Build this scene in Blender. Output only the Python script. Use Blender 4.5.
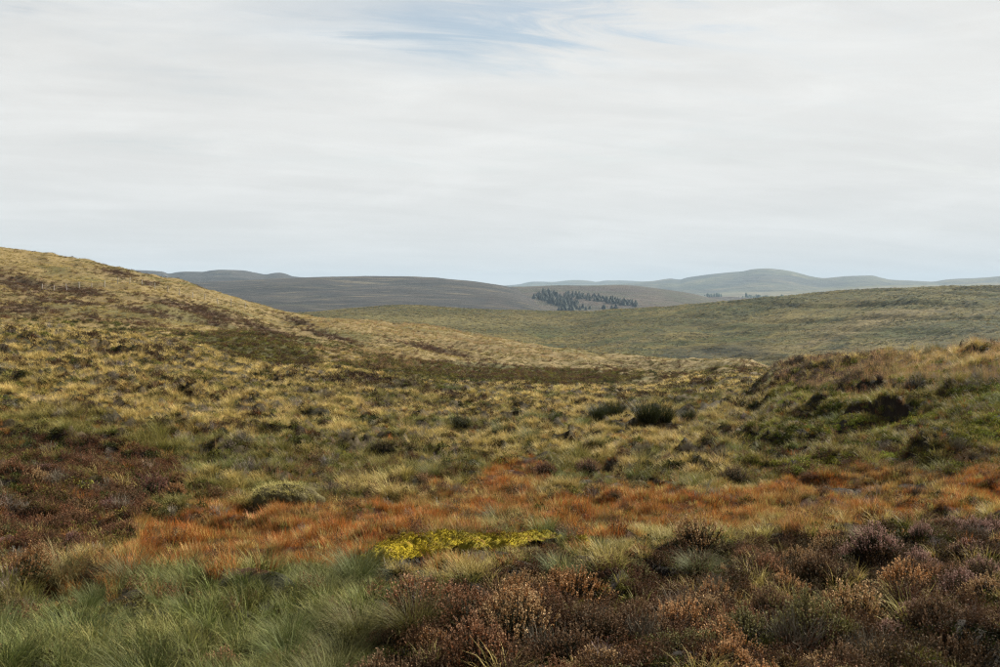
import bpy, math
import numpy as np

# ------------------------------------------------------------------ scene, camera, light
scene = bpy.context.scene
for o in list(bpy.data.objects):
    bpy.data.objects.remove(o)
C = scene.collection
R = math.radians
rng = np.random.default_rng(7)

PW, PH, LENS = 1000.0, 667.0, 40.0
F = LENS / 36.0 * PW                       # focal length in photo pixels
VH = 297.0                                 # row of the horizon
PITCH = math.atan((PH / 2 - VH) / F)       # camera looks slightly down

cd = bpy.data.cameras.new('camera'); cd.lens = LENS; cd.sensor_width = 36
cd.clip_start = 0.1; cd.clip_end = 90000
cd.dof.use_dof = True; cd.dof.focus_distance = 28; cd.dof.aperture_fstop = 11.0
cam = bpy.data.objects.new('camera', cd); C.objects.link(cam)
cam.location = (0, 0, 0); cam.rotation_euler = (math.pi / 2 - PITCH, 0, 0)
scene.camera = cam

SUN_AZ, SUN_EL = R(52), R(34)              # to the right of the view, in front
sd = bpy.data.lights.new('sun', 'SUN'); sd.energy = 5.0; sd.angle = R(0.6); sd.color = (1.0, 0.93, 0.81)
sun = bpy.data.objects.new('sun', sd); C.objects.link(sun)
sun.rotation_euler = (math.pi / 2 - SUN_EL, 0, math.pi - SUN_AZ)
sun.location = (60, 50, 80)

world = bpy.data.worlds.new('World'); scene.world = world; world.use_nodes = True
def build_world():
    nt = world.node_tree; N = nt.nodes; L = nt.links; N.clear()
    def n(t, **k):
        x = N.new(t)
        for a, b in k.items(): setattr(x, a, b)
        return x
    def m(op, a, b=None, c=None, clamp=False):
        x = n('ShaderNodeMath', operation=op, use_clamp=clamp)
        for i, v in enumerate((a, b, c)):
            if v is None: continue
            if isinstance(v, (int, float)): x.inputs[i].default_value = v
            else: L.new(v, x.inputs[i])
        return x.outputs[0]
    out = n('ShaderNodeOutputWorld'); bg = n('ShaderNodeBackground'); bg.inputs['Strength'].default_value = 0.05
    L.new(bg.outputs[0], out.inputs[0])
    sky = n('ShaderNodeTexSky', sky_type='NISHITA', sun_disc=False)
    sky.sun_elevation = SUN_EL; sky.sun_rotation = SUN_AZ; sky.altitude = 300; sky.air_density = 1.0; sky.dust_density = 1.2
    tc = n('ShaderNodeTexCoord'); sep = n('ShaderNodeSeparateXYZ'); L.new(tc.outputs['Generated'], sep.inputs[0])
    z = m('MAXIMUM', sep.outputs[2], 0.0)
    zz = m('ADD', z, 0.13)
    px = m('DIVIDE', sep.outputs[0], zz); py = m('DIVIDE', sep.outputs[1], zz)
    def noise(sx, sy, scale, detail, dist, off, rough=0.55, rot=0.32):
        cb = n('ShaderNodeCombineXYZ')
        ca, sa = math.cos(rot), math.sin(rot)
        rx = m('ADD', m('MULTIPLY', px, ca), m('MULTIPLY', py, sa)); ry = m('SUBTRACT', m('MULTIPLY', py, ca), m('MULTIPLY', px, sa))
        L.new(m('MULTIPLY', rx, sx), cb.inputs[0]); L.new(m('MULTIPLY', ry, sy), cb.inputs[1]); cb.inputs[2].default_value = off
        t = n('ShaderNodeTexNoise'); t.inputs['Scale'].default_value = scale; t.inputs['Detail'].default_value = detail
        t.inputs['Roughness'].default_value = rough; t.inputs['Distortion'].default_value = dist
        L.new(cb.outputs[0], t.inputs['Vector']); return t.outputs[0]
    def mr(v, a, b, c, d):
        x = n('ShaderNodeMapRange', interpolation_type='SMOOTHSTEP'); x.inputs[1].default_value = a; x.inputs[2].default_value = b
        x.inputs[3].default_value = c; x.inputs[4].default_value = d; L.new(v, x.inputs[0]); return x.outputs[0]
    # thin veil of high cloud: opacity grows towards the horizon with the path through the layer
    n1 = noise(0.55, 1.1, 1.3, 7, 0.8, 3.1)
    n2 = noise(1.0, 3.0, 1.7, 11, 1.6, 9.7, 0.66)
    n3 = noise(0.4, 0.5, 0.9, 4, 0.4, 21.3)
    tau = m('ADD', m('ADD', m('MULTIPLY', mr(n1, 0.3, 0.7, 0, 1), 0.75), m('MULTIPLY', mr(n2, 0.3, 0.72, 0, 1), 0.45)), 0.17)
    # an opening in the veil
    gx = m('DIVIDE', m('ADD', px, 0.06), 0.50); gy = m('DIVIDE', m('SUBTRACT', py, 2.66), 0.42)
    gx = m('ADD', gx, m('MULTIPLY', m('SUBTRACT', n2, 0.5), 3.4)); gy = m('ADD', gy, m('MULTIPLY', m('SUBTRACT', n1, 0.5), 3.0))
    hole = m('EXPONENT', m('MULTIPLY', m('ADD', m('MULTIPLY', gx, gx), m('MULTIPLY', gy, gy)), -1.0))
    tau = m('MULTIPLY', tau, m('SUBTRACT', 1.0, m('MULTIPLY', hole, 0.95)))
    op = m('SUBTRACT', 1.0, m('EXPONENT', m('MULTIPLY', m('DIVIDE', tau, m('ADD', z, 0.03)), -1.0)))
    # brightness of the veil, with faint low cumulus bands
    n4 = noise(0.5, 1.6, 2.2, 8, 0.6, 33.0, 0.6)
    br = m('ADD', m('MULTIPLY', mr(n4, 0.3, 0.7, 0, 1), 0.07), m('ADD', m('MULTIPLY', mr(n3, 0.3, 0.7, 0, 1), 0.04), 0.91))
    cv = n('ShaderNodeCombineXYZ'); L.new(m('MULTIPLY', sep.outputs[0], 5.0), cv.inputs[0]); L.new(m('MULTIPLY', sep.outputs[1], 5.0), cv.inputs[1]); L.new(m('MULTIPLY', z, 34.0), cv.inputs[2])
    t5 = n('ShaderNodeTexNoise'); t5.inputs['Scale'].default_value = 1.0; t5.inputs['Detail'].default_value = 9; t5.inputs['Roughness'].default_value = 0.6; t5.inputs['Distortion'].default_value = 0.5; L.new(cv.outputs[0], t5.inputs['Vector'])
    br = m('ADD', br, mr(t5.outputs[0], 0.42, 0.72, -0.015, 0.06))
    colr = n('ShaderNodeMix', data_type='RGBA', blend_type='MULTIPLY'); colr.inputs[0].default_value = 1
    colr.inputs[6].default_value = (3.72, 3.72, 3.62, 1)
    cbv = n('ShaderNodeCombineXYZ')
    for i in range(3): L.new(br, cbv.inputs[i])
    L.new(cbv.outputs[0], colr.inputs[7])
    mix = n('ShaderNodeMix', data_type='RGBA'); tint = n('ShaderNodeMix', data_type='RGBA', blend_type='MULTIPLY'); tint.inputs[0].default_value = 1; tint.inputs[7].default_value = (0.60, 0.55, 0.48, 1); L.new(sky.outputs[0], tint.inputs[6])
    L.new(op, mix.inputs[0]); L.new(tint.outputs[2], mix.inputs[6]); L.new(colr.outputs[2], mix.inputs[7])
    L.new(mix.outputs[2], bg.inputs['Color'])
build_world()

scene.render.engine = 'CYCLES'
scene.view_settings.view_transform = 'Standard'; scene.view_settings.look = 'None'
scene.view_settings.exposure = 2.2; scene.view_settings.gamma = 1.0; scene.view_settings.use_curve_mapping = False
cy = scene.cycles
cy.max_bounces = 6; cy.diffuse_bounces = 3; cy.glossy_bounces = 2; cy.transmission_bounces = 3; cy.volume_bounces = 0
cy.transparent_max_bounces = 8; cy.use_denoising = True; cy.denoiser = 'OPENIMAGEDENOISE'; cy.denoising_input_passes = 'RGB_ALBEDO_NORMAL'; cy.denoising_prefilter = 'NONE'; cy.use_adaptive_sampling = True; cy.adaptive_threshold = 0.005
cy.filter_width = 1.2; cy.caustics_reflective = False; cy.caustics_refractive = False
scene.render.resolution_x = 1024; scene.render.resolution_y = 683

# ------------------------------------------------------------------ helpers
def tag(o, label=None, cat=None, group=None, kind=None):
    if label: o['label'] = label
    if cat: o['category'] = cat
    if group: o['group'] = group
    if kind: o['kind'] = kind
    return o

def mesh_np(name, V, faces, mats=(), attrs=None, smooth=False):
    """faces: list of int arrays (n,3) / (n,4)"""
    me = bpy.data.meshes.new(name)
    V = np.asarray(V, np.float32)
    faces = [np.asarray(f, np.int32) for f in faces if len(f)]
    loops = np.concatenate([f.ravel() for f in faces]); tot = np.concatenate([np.full(len(f), f.shape[1], np.int32) for f in faces])
    me.vertices.add(len(V)); me.vertices.foreach_set('co', V.ravel())
    me.loops.add(len(loops)); me.loops.foreach_set('vertex_index', loops)
    me.polygons.add(len(tot)); st = np.concatenate([[0], np.cumsum(tot)[:-1]]).astype(np.int32)
    me.polygons.foreach_set('loop_start', st); me.polygons.foreach_set('loop_total', tot)
    if smooth: me.polygons.foreach_set('use_smooth', np.ones(len(tot), bool))
    for k, a in (attrs or {}).items():
        a = np.asarray(a, np.float32)
        if a.ndim == 1:
            at = me.attributes.new(k, 'FLOAT', 'POINT'); at.data.foreach_set('value', a)
        else:
            if a.shape[1] == 3: a = np.concatenate([a, np.ones((len(a), 1), np.float32)], 1)
            at = me.attributes.new(k, 'FLOAT_COLOR', 'POINT'); at.data.foreach_set('color', a.ravel())
    me.update(calc_edges=True); me.validate()
    for m_ in mats: me.materials.append(m_)
    return me

def obj(name, me, parent=None, link=True):
    o = bpy.data.objects.new(name, me)
    if parent is not None: o.parent = parent
    if link: C.objects.link(o)
    return o

def empty(name, loc=(0, 0, 0)):
    o = bpy.data.objects.new(name, None); o.empty_display_size = 0.2; o.location = loc; C.objects.link(o); return o

# gradient noise ------------------------------------------------------------
def perlin(x, y, seed=0):
    x = np.asarray(x, np.float64); y = np.asarray(y, np.float64)
    xi = np.floor(x).astype(np.int64); yi = np.floor(y).astype(np.int64); xf = x - xi; yf = y - yi
    def g(ix, iy, dx, dy):
        h = (ix * 374761393 + iy * 668265263 + seed * 974634777) & 0xffffffff
        h = ((h ^ (h >> 13)) * 1274126177) & 0xffffffff; h = h ^ (h >> 16)
        a = (h & 0xffff) / 65536.0 * 2 * np.pi
        return np.cos(a) * dx + np.sin(a) * dy
    s = lambda t: t * t * t * (t * (t * 6 - 15) + 10)
    u, v = s(xf), s(yf)
    a = g(xi, yi, xf, yf); b = g(xi + 1, yi, xf - 1, yf); c = g(xi, yi + 1, xf, yf - 1); d = g(xi + 1, yi + 1, xf - 1, yf - 1)
    return ((a * (1 - u) + b * u) * (1 - v) + (c * (1 - u) + d * u) * v) * 1.5
def fbm(x, y, oct=4, seed=0, gain=0.5):
    r = 0; a = 1; t = 0
    for i in range(oct):
        r = r + a * perlin(x * 2 ** i + 17.3 * i, y * 2 ** i - 9.1 * i, seed + i); t += a; a *= gain
    return r / t * 1.3
def ss(a, b, x):
    t = np.clip((x - a) / (b - a), 0, 1); return t * t * (3 - 2 * t)

def pchip(x, y, xq):
    """x (n,), y (n, ...) -> y(xq), extrapolated flat"""
    x = np.asarray(x, float); y = np.asarray(y, float); h = np.diff(x)
    sh = (-1,) + (1,) * (y.ndim - 1)
    d = np.diff(y, axis=0) / h.reshape(sh)
    m_ = np.zeros_like(y)
    w1 = (2 * h[1:] + h[:-1]).reshape(sh); w2 = (h[1:] + 2 * h[:-1]).reshape(sh)
    a, b = d[:-1], d[1:]
    ok = a * b > 0
    with np.errstate(divide='ignore', invalid='ignore'):
        hm = (w1 + w2) / (w1 / a + w2 / b)
    m_[1:-1] = np.where(ok, hm, 0); m_[0] = d[0]; m_[-1] = d[-1]
    xq = np.clip(xq, x[0], x[-1]); i = np.clip(np.searchsorted(x, xq) - 1, 0, len(x) - 2)
    t = ((xq - x[i]) / h[i]).reshape((-1,) + (1,) * (y.ndim - 1)); hh = h[i].reshape(t.shape)
    return ((1 + 2 * t) * (1 - t) ** 2 * y[i] + t * (1 - t) ** 2 * hh * m_[i] + t * t * (3 - 2 * t) * y[i + 1] + t * t * (t - 1) * hh * m_[i + 1])

def slope_of(v):                           # tangent of elevation for a row of the photograph
    return np.tan(np.arctan((PH / 2 - np.asarray(v, float)) / F) - PITCH)
def project(x, y, z):                      # world -> photo pixel (for laying out what grows where)
    cp, sp = math.cos(PITCH), math.sin(PITCH)
    yc = y * cp - z * sp; zc = y * sp + z * cp
    yc = np.maximum(yc, 0.01)
    return PW / 2 + x / yc * F, PH / 2 - zc / yc * F

# materials -------------------------------------------------------------------
class NT:
    def __init__(s, name):
        s.mat = bpy.data.materials.new(name); s.mat.use_nodes = True; s.nt = s.mat.node_tree; s.nt.nodes.clear()
        s.out = s.n('ShaderNodeOutputMaterial')
    def n(s, t, **k):
        x = s.nt.nodes.new(t)
        for a, b in k.items(): setattr(x, a, b)
        return x
    def set(s, sock, v):
        if hasattr(v, 'is_linked') or hasattr(v, 'links'): s.nt.links.new(v, sock)
        else:
            if isinstance(v, tuple) and len(v) == 3 and sock.type == 'RGBA': v = v + (1,)
            sock.default_value = v
    def math(s, op, a, b=0.0, clamp=False):
        x = s.n('ShaderNodeMath', operation=op, use_clamp=clamp); s.set(x.inputs[0], a); s.set(x.inputs[1], b); return x.outputs[0]
    def mix(s, f, a, b, blend='MIX'):
        x = s.n('ShaderNodeMix', data_type='RGBA', blend_type=blend); s.set(x.inputs[0], f); s.set(x.inputs[6], a); s.set(x.inputs[7], b); return x.outputs[2]
    def noise(s, scale, detail=5, rough=0.55, dist=0.0, vec=None):
        x = s.n('ShaderNodeTexNoise'); x.inputs['Scale'].default_value = scale; x.inputs['Detail'].default_value = detail
        x.inputs['Roughness'].default_value = rough; x.inputs['Distortion'].default_value = dist
        if vec is None:
            if not hasattr(s, 'oc'): s.oc = s.n('ShaderNodeTexCoord').outputs['Object']
            vec = s.oc
        s.set(x.inputs['Vector'], vec); return x.outputs[0]
    def ramp(s, v, a, b, c=0.0, d=1.0):
        x = s.n('ShaderNodeMapRange'); x.inputs[1].default_value = a; x.inputs[2].default_value = b; x.inputs[3].default_value = c; x.inputs[4].default_value = d
        s.set(x.inputs[0], v); return x.outputs[0]
    def attr(s, name, kind='GEOMETRY'):
        x = s.n('ShaderNodeAttribute', attribute_type=kind, attribute_name=name); return x
    def principled(s, col, rough=0.8, spec=0.2, normal=None):
        p = s.n('ShaderNodeBsdfPrincipled'); s.set(p.inputs['Base Color'], col); p.inputs['Roughness'].default_value = rough
        p.inputs['Specular IOR Level'].default_value = spec
        if normal is not None: s.set(p.inputs['Normal'], normal)
        return p.outputs[0]
    def bump(s, h, strength, dist):
        b = s.n('ShaderNodeBump'); b.inputs['Strength'].default_value = strength; b.inputs['Distance'].default_value = dist; s.set(b.inputs['Height'], h); return b.outputs[0]
    def end(s, sh): s.nt.links.new(sh, s.out.inputs['Surface']); return s.mat

def leaf_material(name, inst, translucent=0.35, rough=0.55, spec=0.25, tip_from=0.35, tip=(0.20, 0.15, 0.06), tipmix=0.0):
    """blade/leaf colour: base -> tip colour of this plant, with a little variation from blade to blade"""
    m_ = NT(name); bl = m_.attr('bl'); sep = m_.n('ShaderNodeSeparateColor'); m_.set(sep.inputs[0], bl.outputs['Color'])
    if inst:
        cb = m_.attr('cb', 'INSTANCER').outputs['Color']; ct = m_.attr('ct', 'INSTANCER').outputs['Color']
    else:
        oi = m_.n('ShaderNodeObjectInfo'); cb = oi.outputs['Color']; hs = m_.n('ShaderNodeHueSaturation')
        hs.inputs['Hue'].default_value = 0.515; hs.inputs['Saturation'].default_value = 0.8; hs.inputs['Value'].default_value = 1.7; m_.set(hs.inputs['Color'], cb); ct = m_.mix(tipmix, hs.outputs[0], tip)
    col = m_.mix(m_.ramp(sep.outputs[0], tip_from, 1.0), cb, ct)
    v = m_.ramp(sep.outputs[1], 0, 1, 0.62, 1.4)
    cbv = m_.n('ShaderNodeCombineXYZ')
    for i in range(3): m_.set(cbv.inputs[i], v)
    col = m_.mix(1.0, col, cbv.outputs[0], 'MULTIPLY')
    p = m_.principled(col, rough, spec); t = m_.n('ShaderNodeBsdfTranslucent'); m_.set(t.inputs[0], col)
    ms = m_.n('ShaderNodeMixShader'); ms.inputs[0].default_value = translucent
    m_.nt.links.new(p, ms.inputs[1]); m_.nt.links.new(t.outputs[0], ms.inputs[2])
    return m_.end(ms.outputs[0])

# ------------------------------------------------------------------ terrain
class Sheet:
    """a height field on a polar grid about the viewpoint: columns of (range, row) knots give the lie of the land"""
    def __init__(s, cols, r0, r1, nr, az_in, naz, micro, az_out=None, nout=0):
        us = np.array(sorted(cols)); az = np.linspace(-az_in, az_in, naz)
        if az_out:
            e = np.linspace(az_in, az_out, nout + 1)[1:]; az = np.concatenate([-e[::-1], az, e])
        s.az = az; s.lr = np.linspace(math.log(r0), math.log(r1), nr); r = np.exp(s.lr)
        Z = []
        for u in us:
            k = np.array(cols[u], float); z = slope_of(k[:, 1]) * k[:, 0]
            Z.append(pchip(np.log(k[:, 0]), z, s.lr))
        Z = np.array(Z)
        uq = PW / 2 + np.tan(np.clip(az, -1.2, 1.2)) * F
        Z = pchip(us, Z, np.clip(uq, us[0], us[-1]))       # (naz, nr)
        s.A, s.Rr = np.meshgrid(az, r, indexing='ij'); s.X = np.sin(s.A) * s.Rr; s.Y = np.cos(s.A) * s.Rr
        s.Z = Z + micro(s.X, s.Y, s.Rr, uq[:, None] + 0 * Z, Z)
    def height(s, x, y):
        a = np.arctan2(x, y); l = np.log(np.maximum(np.hypot(x, y), 1e-6))
        i = np.clip(np.searchsorted(s.az, a) - 1, 0, len(s.az) - 2); ta = np.clip((a - s.az[i]) / (s.az[i + 1] - s.az[i]), 0, 1)
        f = np.clip((l - s.lr[0]) / (s.lr[1] - s.lr[0]), 0, len(s.lr) - 1.001); j = f.astype(int); tr = f - j
        Z = s.Z
        return (Z[i, j] * (1 - tr) + Z[i, j + 1] * tr) * (1 - ta) + (Z[i + 1, j] * (1 - tr) + Z[i + 1, j + 1] * tr) * ta
    def visible(s, x, y, h):
        """is a thing of height h at x, y seen from the viewpoint (with some margin)?"""
        if not hasattr(s, 'hor'):
            sl = s.Z / s.Rr; hor = np.maximum.accumulate(sl, axis=1)
            s.hor = np.concatenate([hor[:, :1] - 9, hor[:, :-1]], 1)
        a = np.arctan2(x, y); l = np.log(np.hypot(x, y))
        i = np.clip(np.searchsorted(s.az, a), 0, len(s.az) - 1); j = np.clip(((l - s.lr[0]) / (s.lr[1] - s.lr[0])).astype(int), 0, len(s.lr) - 1)
        return (s.height(x, y) + h) / np.exp(l) > s.hor[i, j] - 0.002
    def mesh(s, name, mat, attrs=None, centre=False):
        na, nr = s.Z.shape; V = np.stack([s.X, s.Y, s.Z], -1).reshape(-1, 3)
        idx = np.arange(na * nr).reshape(na, nr)
        q = np.stack([idx[:-1, :-1], idx[:-1, 1:], idx[1:, 1:], idx[1:, :-1]], -1).reshape(-1, 4)
        faces = [q]
        if centre:
            V = np.concatenate([V, [[0, 0, s.Z[:, 0].mean()]]]); c = len(V) - 1
            faces.append(np.stack([idx[:-1, 0], idx[1:, 0], np.full(na - 1, c)], -1))
            attrs = {k: np.concatenate([a, a[:1]]) for k, a in (attrs or {}).items()}
        return mesh_np(name, V, faces, [mat], attrs, True)

NEAR = {
 -250: [(1.5,900),(4,745),(5.5,667),(8,598),(11,548),(15,500),(20,452),(27,410),(36,372),(50,335),(62,316),(75,314),(100,312),(130,296),(160,276),(190,262),(220,248),(250,238),(275,235),(300,237),(360,262),(430,300)],
 0:  [(1.5,900),(4,745),(5.5,667),(8,600),(11,552),(15,505),(20,462),(27,424),(36,388),(50,353),(60,334),(66,332),(80,342),(98,336),(130,319),(160,300),(190,284),(220,268),(250,256),(275,253),(300,255),(360,275),(430,310)],
 120:[(1.5,900),(4,745),(5.5,667),(8,600),(11,555),(15,512),(20,472),(27,434),(36,398),(50,364),(60,345),(68,340),(82,350),(100,342),(130,324),(160,306),(190,290),(220,278),(255,271),(280,273),(330,295),(430,340)],
 195:[(1.5,900),(4,745),(5.5,667),(8,600),(11,555),(15,514),(20,475),(27,441),(36,408),(50,378),(62,358),(72,351),(86,358),(96,350),(104,337),(120,338),(140,328),(160,317),(190,303),(220,291),(245,288.5),(270,291),(330,320),(430,370)],
 250:[(1.5,900),(4,745),(5.5,667),(8,600),(11,555),(15,516),(20,478),(27,446),(36,415),(50,388),(62,371),(74,364),(88,368),(96,352),(104,335),(120,337),(140,331),(160,325),(190,316),(220,307),(235,305),(260,308),(330,345),(430,390)],
 310:[(1.5,900),(4,745),(5.5,667),(8,600),(11,555),(15,516),(20,480),(27,449),(36,421),(50,393),(62,379),(75,370),(88,364),(98,355),(108,349),(120,347),(140,342),(160,335),(190,325),(222,318),(245,320),(300,345),(430,400)],
 420:[(1.5,900),(4,745),(5.5,667),(8,600),(11,555),(15,516),(20,483),(27,453),(36,427),(50,402),(62,390),(75,383),(100,374),(120,366),(140,358),(160,349),(190,336),(215,327.5),(240,330),(300,350),(430,410)],
 520:[(1.5,900),(4,745),(5.5,667),(8,602),(11,556),(15,517),(20,486),(27,455),(36,430),(50,408),(62,397),(75,391),(100,382),(120,376),(140,369),(160,361),(190,350),(205,346),(240,352),(300,378),(430,425)],
 640:[(1.5,900),(4,745),(5.5,667),(8,602),(11,556),(15,518),(20,487),(27,455),(36,430),(50,409),(62,400),(75,394),(100,384),(120,377),(140,371),(160,365),(180,361),(210,366),(260,390),(430,440)],
 745:[(1.5,900),(4,745),(5.5,667),(8,602),(11,556),(15,518),(20,486),(27,453),(36,424),(44,408),(52,400),(62,391),(75,384),(100,374),(120,368),(140,365),(170,370),(220,395),(430,445)],
 785:[(1.5,900),(4,745),(5.5,667),(8,602),(11,556),(15,517),(20,484),(27,448),(32,424),(38,400),(44,382),(50,371),(56,371),(66,382),(85,386),(110,382),(140,377),(180,390),(430,450)],
 830:[(1.5,900),(4,745),(5.5,667),(8,602),(11,556),(15,516),(20,482),(25,456),(30,425),(36,396),(42,376),(48,365),(53,363),(60,371),(75,393),(100,405),(150,415),(430,455)],
 900:[(1.5,900),(4,745),(5.5,667),(8,602),(11,556),(15,514),(20,475),(25,440),(30,404),(36,374),(42,359),(48,361),(60,380),(80,410),(150,430),(430,465)],
 1000:[(1.5,900),(4,745),(5.5,667),(8,600),(11,554),(15,508),(18,480),(22,442),(26,402),(30,374),(35,354),(38,349),(44,352),(55,375),(80,420),(150,440),(430,475)],
 1250:[(1.5,900),(4,745),(5.5,667),(8,596),(11,546),(15,496),(18,464),(22,420),(26,378),(30,344),(35,320),(38,314),(44,317),(55,345),(80,410),(150,440),(430,475)],
}
def near_micro(x, y, r, u, z):
    far = ss(45, 110, r)
    h = (1 - far) * ((0.22 + .2 * ss(19, 26, r)) * fbm(x * 0.6, y * 0.6, 3, 3) + 0.13 * fbm(x * 1.9, y * 1.9, 2, 11)) * ss(3, 7, r)
    # hummocks: rounded tops, creased hollows
    cell = 1 - np.abs(perlin(x * 1.15 + 5, y * 1.15, 31)) * 2
    h += (1 - far) * (0.13 + 0.28 * ss(19, 26, r) * ss(-.2, .35, fbm(x * .13, y * .2, 3, 790))) * cell * ss(5, 9, r)
    h += ss(40, 100, r) * (0.55 * fbm(x * 0.10, y * 0.10, 4, 5) + 0.36 * fbm(x * 0.35, y * 0.35, 3, 8) + 0.45 * (1 - 2 * np.abs(perlin(x * 0.07 + 3, y * 0.05, 61))))
    h += ss(90, 160, r) * ss(330, 270, r) * 1.3 * fbm(x * 0.04 + y * 0.02, y * 0.05, 3, 77)
    # peat hags on the right bank: broken ledges with steep fronts
    bank = ss(775, 850, u) * ss(19, 23, r) * ss(44, 37, r)
    hz = (z + 3.1) * 1.35 + 0.8 * fbm(x * 0.22, y * 0.30, 3, 41)
    fr = hz - np.floor(hz); step = ss(0.0, 0.22, fr) - fr
    lump = ss(-0.15, 0.35, fbm(x * 0.25 + 9, y * 0.25, 2, 43))
    h = h * (1 - .6 * bank); h += bank * (0.62 * step * lump + 0.08 * fbm(x * 0.9, y * 0.9, 3, 44))
    # raised cushion of moss
    gx, gy = -0.62, 10.9
    flat = np.exp(-((x + .35) / 1.5) ** 2 - ((y - 10.9) / 1.2) ** 2); h = h * (1 - .8 * flat)
    h += 0.26 * np.exp(-((x - gx) / 1.25) ** 2 - ((y - gy) / 0.95) ** 2) + 0.12 * np.exp(-((x - 0.5) / 0.9) ** 2 - ((y - 12.3) / 0.5) ** 2)
    # heathery rise at the left
    h += 0.22 * np.exp(-((x + 6.4) / 1.8) ** 2 - ((y - 17.5) / 3.0) ** 2)
    # peat pool lies in a flat hollow
    pool = np.exp(-(((x - 6.6) / 1.5) ** 2 + ((y - 18.6) / 0.8) ** 2) ** 2)
    h = h * (1 - 0.8 * pool) - 0.08 * pool
    return h
near = Sheet(NEAR, 1.5, 430, 860, R(33), 430, near_micro, R(180), 40)

# what grows where: outlines of the vegetation patches and of painted hill shade, surveyed in the photograph and draped on the ground
def in_poly(px, py, poly):
    inside = np.zeros(px.shape, bool); n_ = len(poly); j = n_ - 1
    for i in range(n_):
        xi, yi = poly[i]; xj, yj = poly[j]
        c = ((yi > py) != (yj > py)) & (px < (xj - xi) * (py - yi) / (yj - yi + 1e-12) + xi)
        inside ^= c; j = i
    return inside
P_ORANGE = [(40,600),(85,560),(130,540),(150,515),(200,502),(260,500),(330,502),(380,500),(430,497),(470,480),(500,457),(540,457),(552,470),(548,490),(600,487),(660,482),(700,490),(760,490),(800,472),(860,468),(930,470),(1100,465),(1100,504),(930,508),(860,518),(780,526),(700,530),(620,534),(540,530),(500,522),(470,522),(440,532),(400,534),(345,550),(330,560),(250,566),(180,572),(110,600)]
P_HEATH_L = [(-60,425),(60,430),(120,438),(178,462),(192,488),(150,500),(140,525),(90,545),(60,565),(-60,590)]
P_HEATH_F = [(345,680),(385,628),(400,600),(450,575),(520,556),(600,560),(640,548),(720,534),(800,527),(880,521),(950,520),(1060,512),(1060,760),(345,760)]
P_GREEN = [(-60,612),(60,594),(120,578),(200,572),(280,566),(340,560),(400,576),(428,592),(392,622),(345,680),(345,760),(-60,760)]
P_MOSS = [(338,558),(365,548),(400,539),(470,534),(530,535),(590,538),(596,542),(540,544),(505,547),(452,550),(424,558),(385,566),(350,567)]
P_BANK = [(735,480),(750,430),(775,390),(800,365),(850,360),(900,355),(1100,325),(1100,470),(880,472)]
P_BROWN = [(845,392),(870,352),(930,345),(985,330),(1100,325),(1100,372),(960,380),(900,390)]
P_GREYH = [(770,385),(780,362),(840,352),(892,352),(880,378),(830,388)]
P_MOUND_SHADE = [(188,336),(225,329),(280,335),(312,352),(325,366),(300,364),(262,362),(220,352)]  # low grass on the mound, coloured dark to carry its shaded face
P_FOOT_SHADE = [(330,362),(400,359),(480,362),(560,369),(620,371),(650,379),(560,385),(450,384),(380,379)]  # foot of the left hill: its shade painted as dark olive grass
P_RUSH = [(300,318),(420,322),(500,338),(560,352),(600,356),(560,362),(480,350),(420,345),(330,332)]
P_RUSH2 = [(310,347),(400,350),(440,362),(400,372),(340,366)]
HEATH_FOLD_SHADE = [(20,308,50,6,.05),(60,301,40,3,.1),(150,312,40,3,.2),(330,336,30,3,.25),(440,350,40,2.5,.2),(22,284,44,9,.22),(78,291,34,5,.18),(118,273,22,3.6,.14),(205,312,46,6.5,.26),(172,303,30,3.5,.2),(262,328,30,4,.3),(215,323,14,3,.2),(90,317,14,4,.1),(150,283,10,2.5,.1),  # leading bands paint in the shade of the folds; the rest are heather
             (345,380,26,3,.1),(372,378,24,3,.08),(30,310,22,4,0),(140,322,14,3,.1),(300,322,20,3,.3),(600,380,16,1.2,0)]
def ell(u, v, e):
    cu, cv, a, b, t = e; ct, st = math.cos(t), math.sin(t); du, dv = u - cu, v - cv
    return ((du * ct + dv * st) / a) ** 2 + ((-du * st + dv * ct) / b) ** 2
def zones(x, y, z, h=0.0):
    """masks at ground points; h = height at which the plant is seen"""
    r = np.hypot(x, y); u, v = project(x, y, z + h)
    ju = 16 * fbm(x * 0.9, y * 0.9, 3, 101) * np.clip(16 / r, 0.15, 1.5) + 10 * fbm(x * .12, y * .12, 2, 103)
    jv = 9 * fbm(x * 0.9 + 40, y * 0.9, 3, 102) * np.clip(16 / r, 0.12, 1.5)
    uu, vv = u + ju, v + jv; f = (y > 0)
    Zm = {k: in_poly(uu, vv, p) & f for k, p in dict(orange=P_ORANGE, heath_l=P_HEATH_L, heath_f=P_HEATH_F, green=P_GREEN, bank=P_BANK, brown=P_BROWN, greyh=P_GREYH, mound=P_MOUND_SHADE, rush=P_RUSH, rush2=P_RUSH2).items()}
    Zm['mound'] |= in_poly(uu, vv, P_FOOT_SHADE) & f & (r > 80)  # painted shade of the hill foot shares the mound mask
    Zm['moss'] = in_poly(u + ju * 0.9, v + jv * 0.7, P_MOSS) & f
    dk = np.zeros(x.shape)
    for e in HEATH_FOLD_SHADE: dk = np.maximum(dk, np.exp(-ell(u + 0.4 * ju, v + 0.5 * jv, e) * 1.2))
    Zm['dark'] = dk * (r > 45)
    pool = (((x - 6.4) / 1.25) ** 2 + ((y - 18.5) / 0.42) ** 2 + 0.9 * fbm(x * 1.2, y * 1.2, 3, 55)) < 1
    Zm['pool'] = pool; Zm['u'] = u; Zm['v'] = v; Zm['r'] = r
    return Zm

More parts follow.
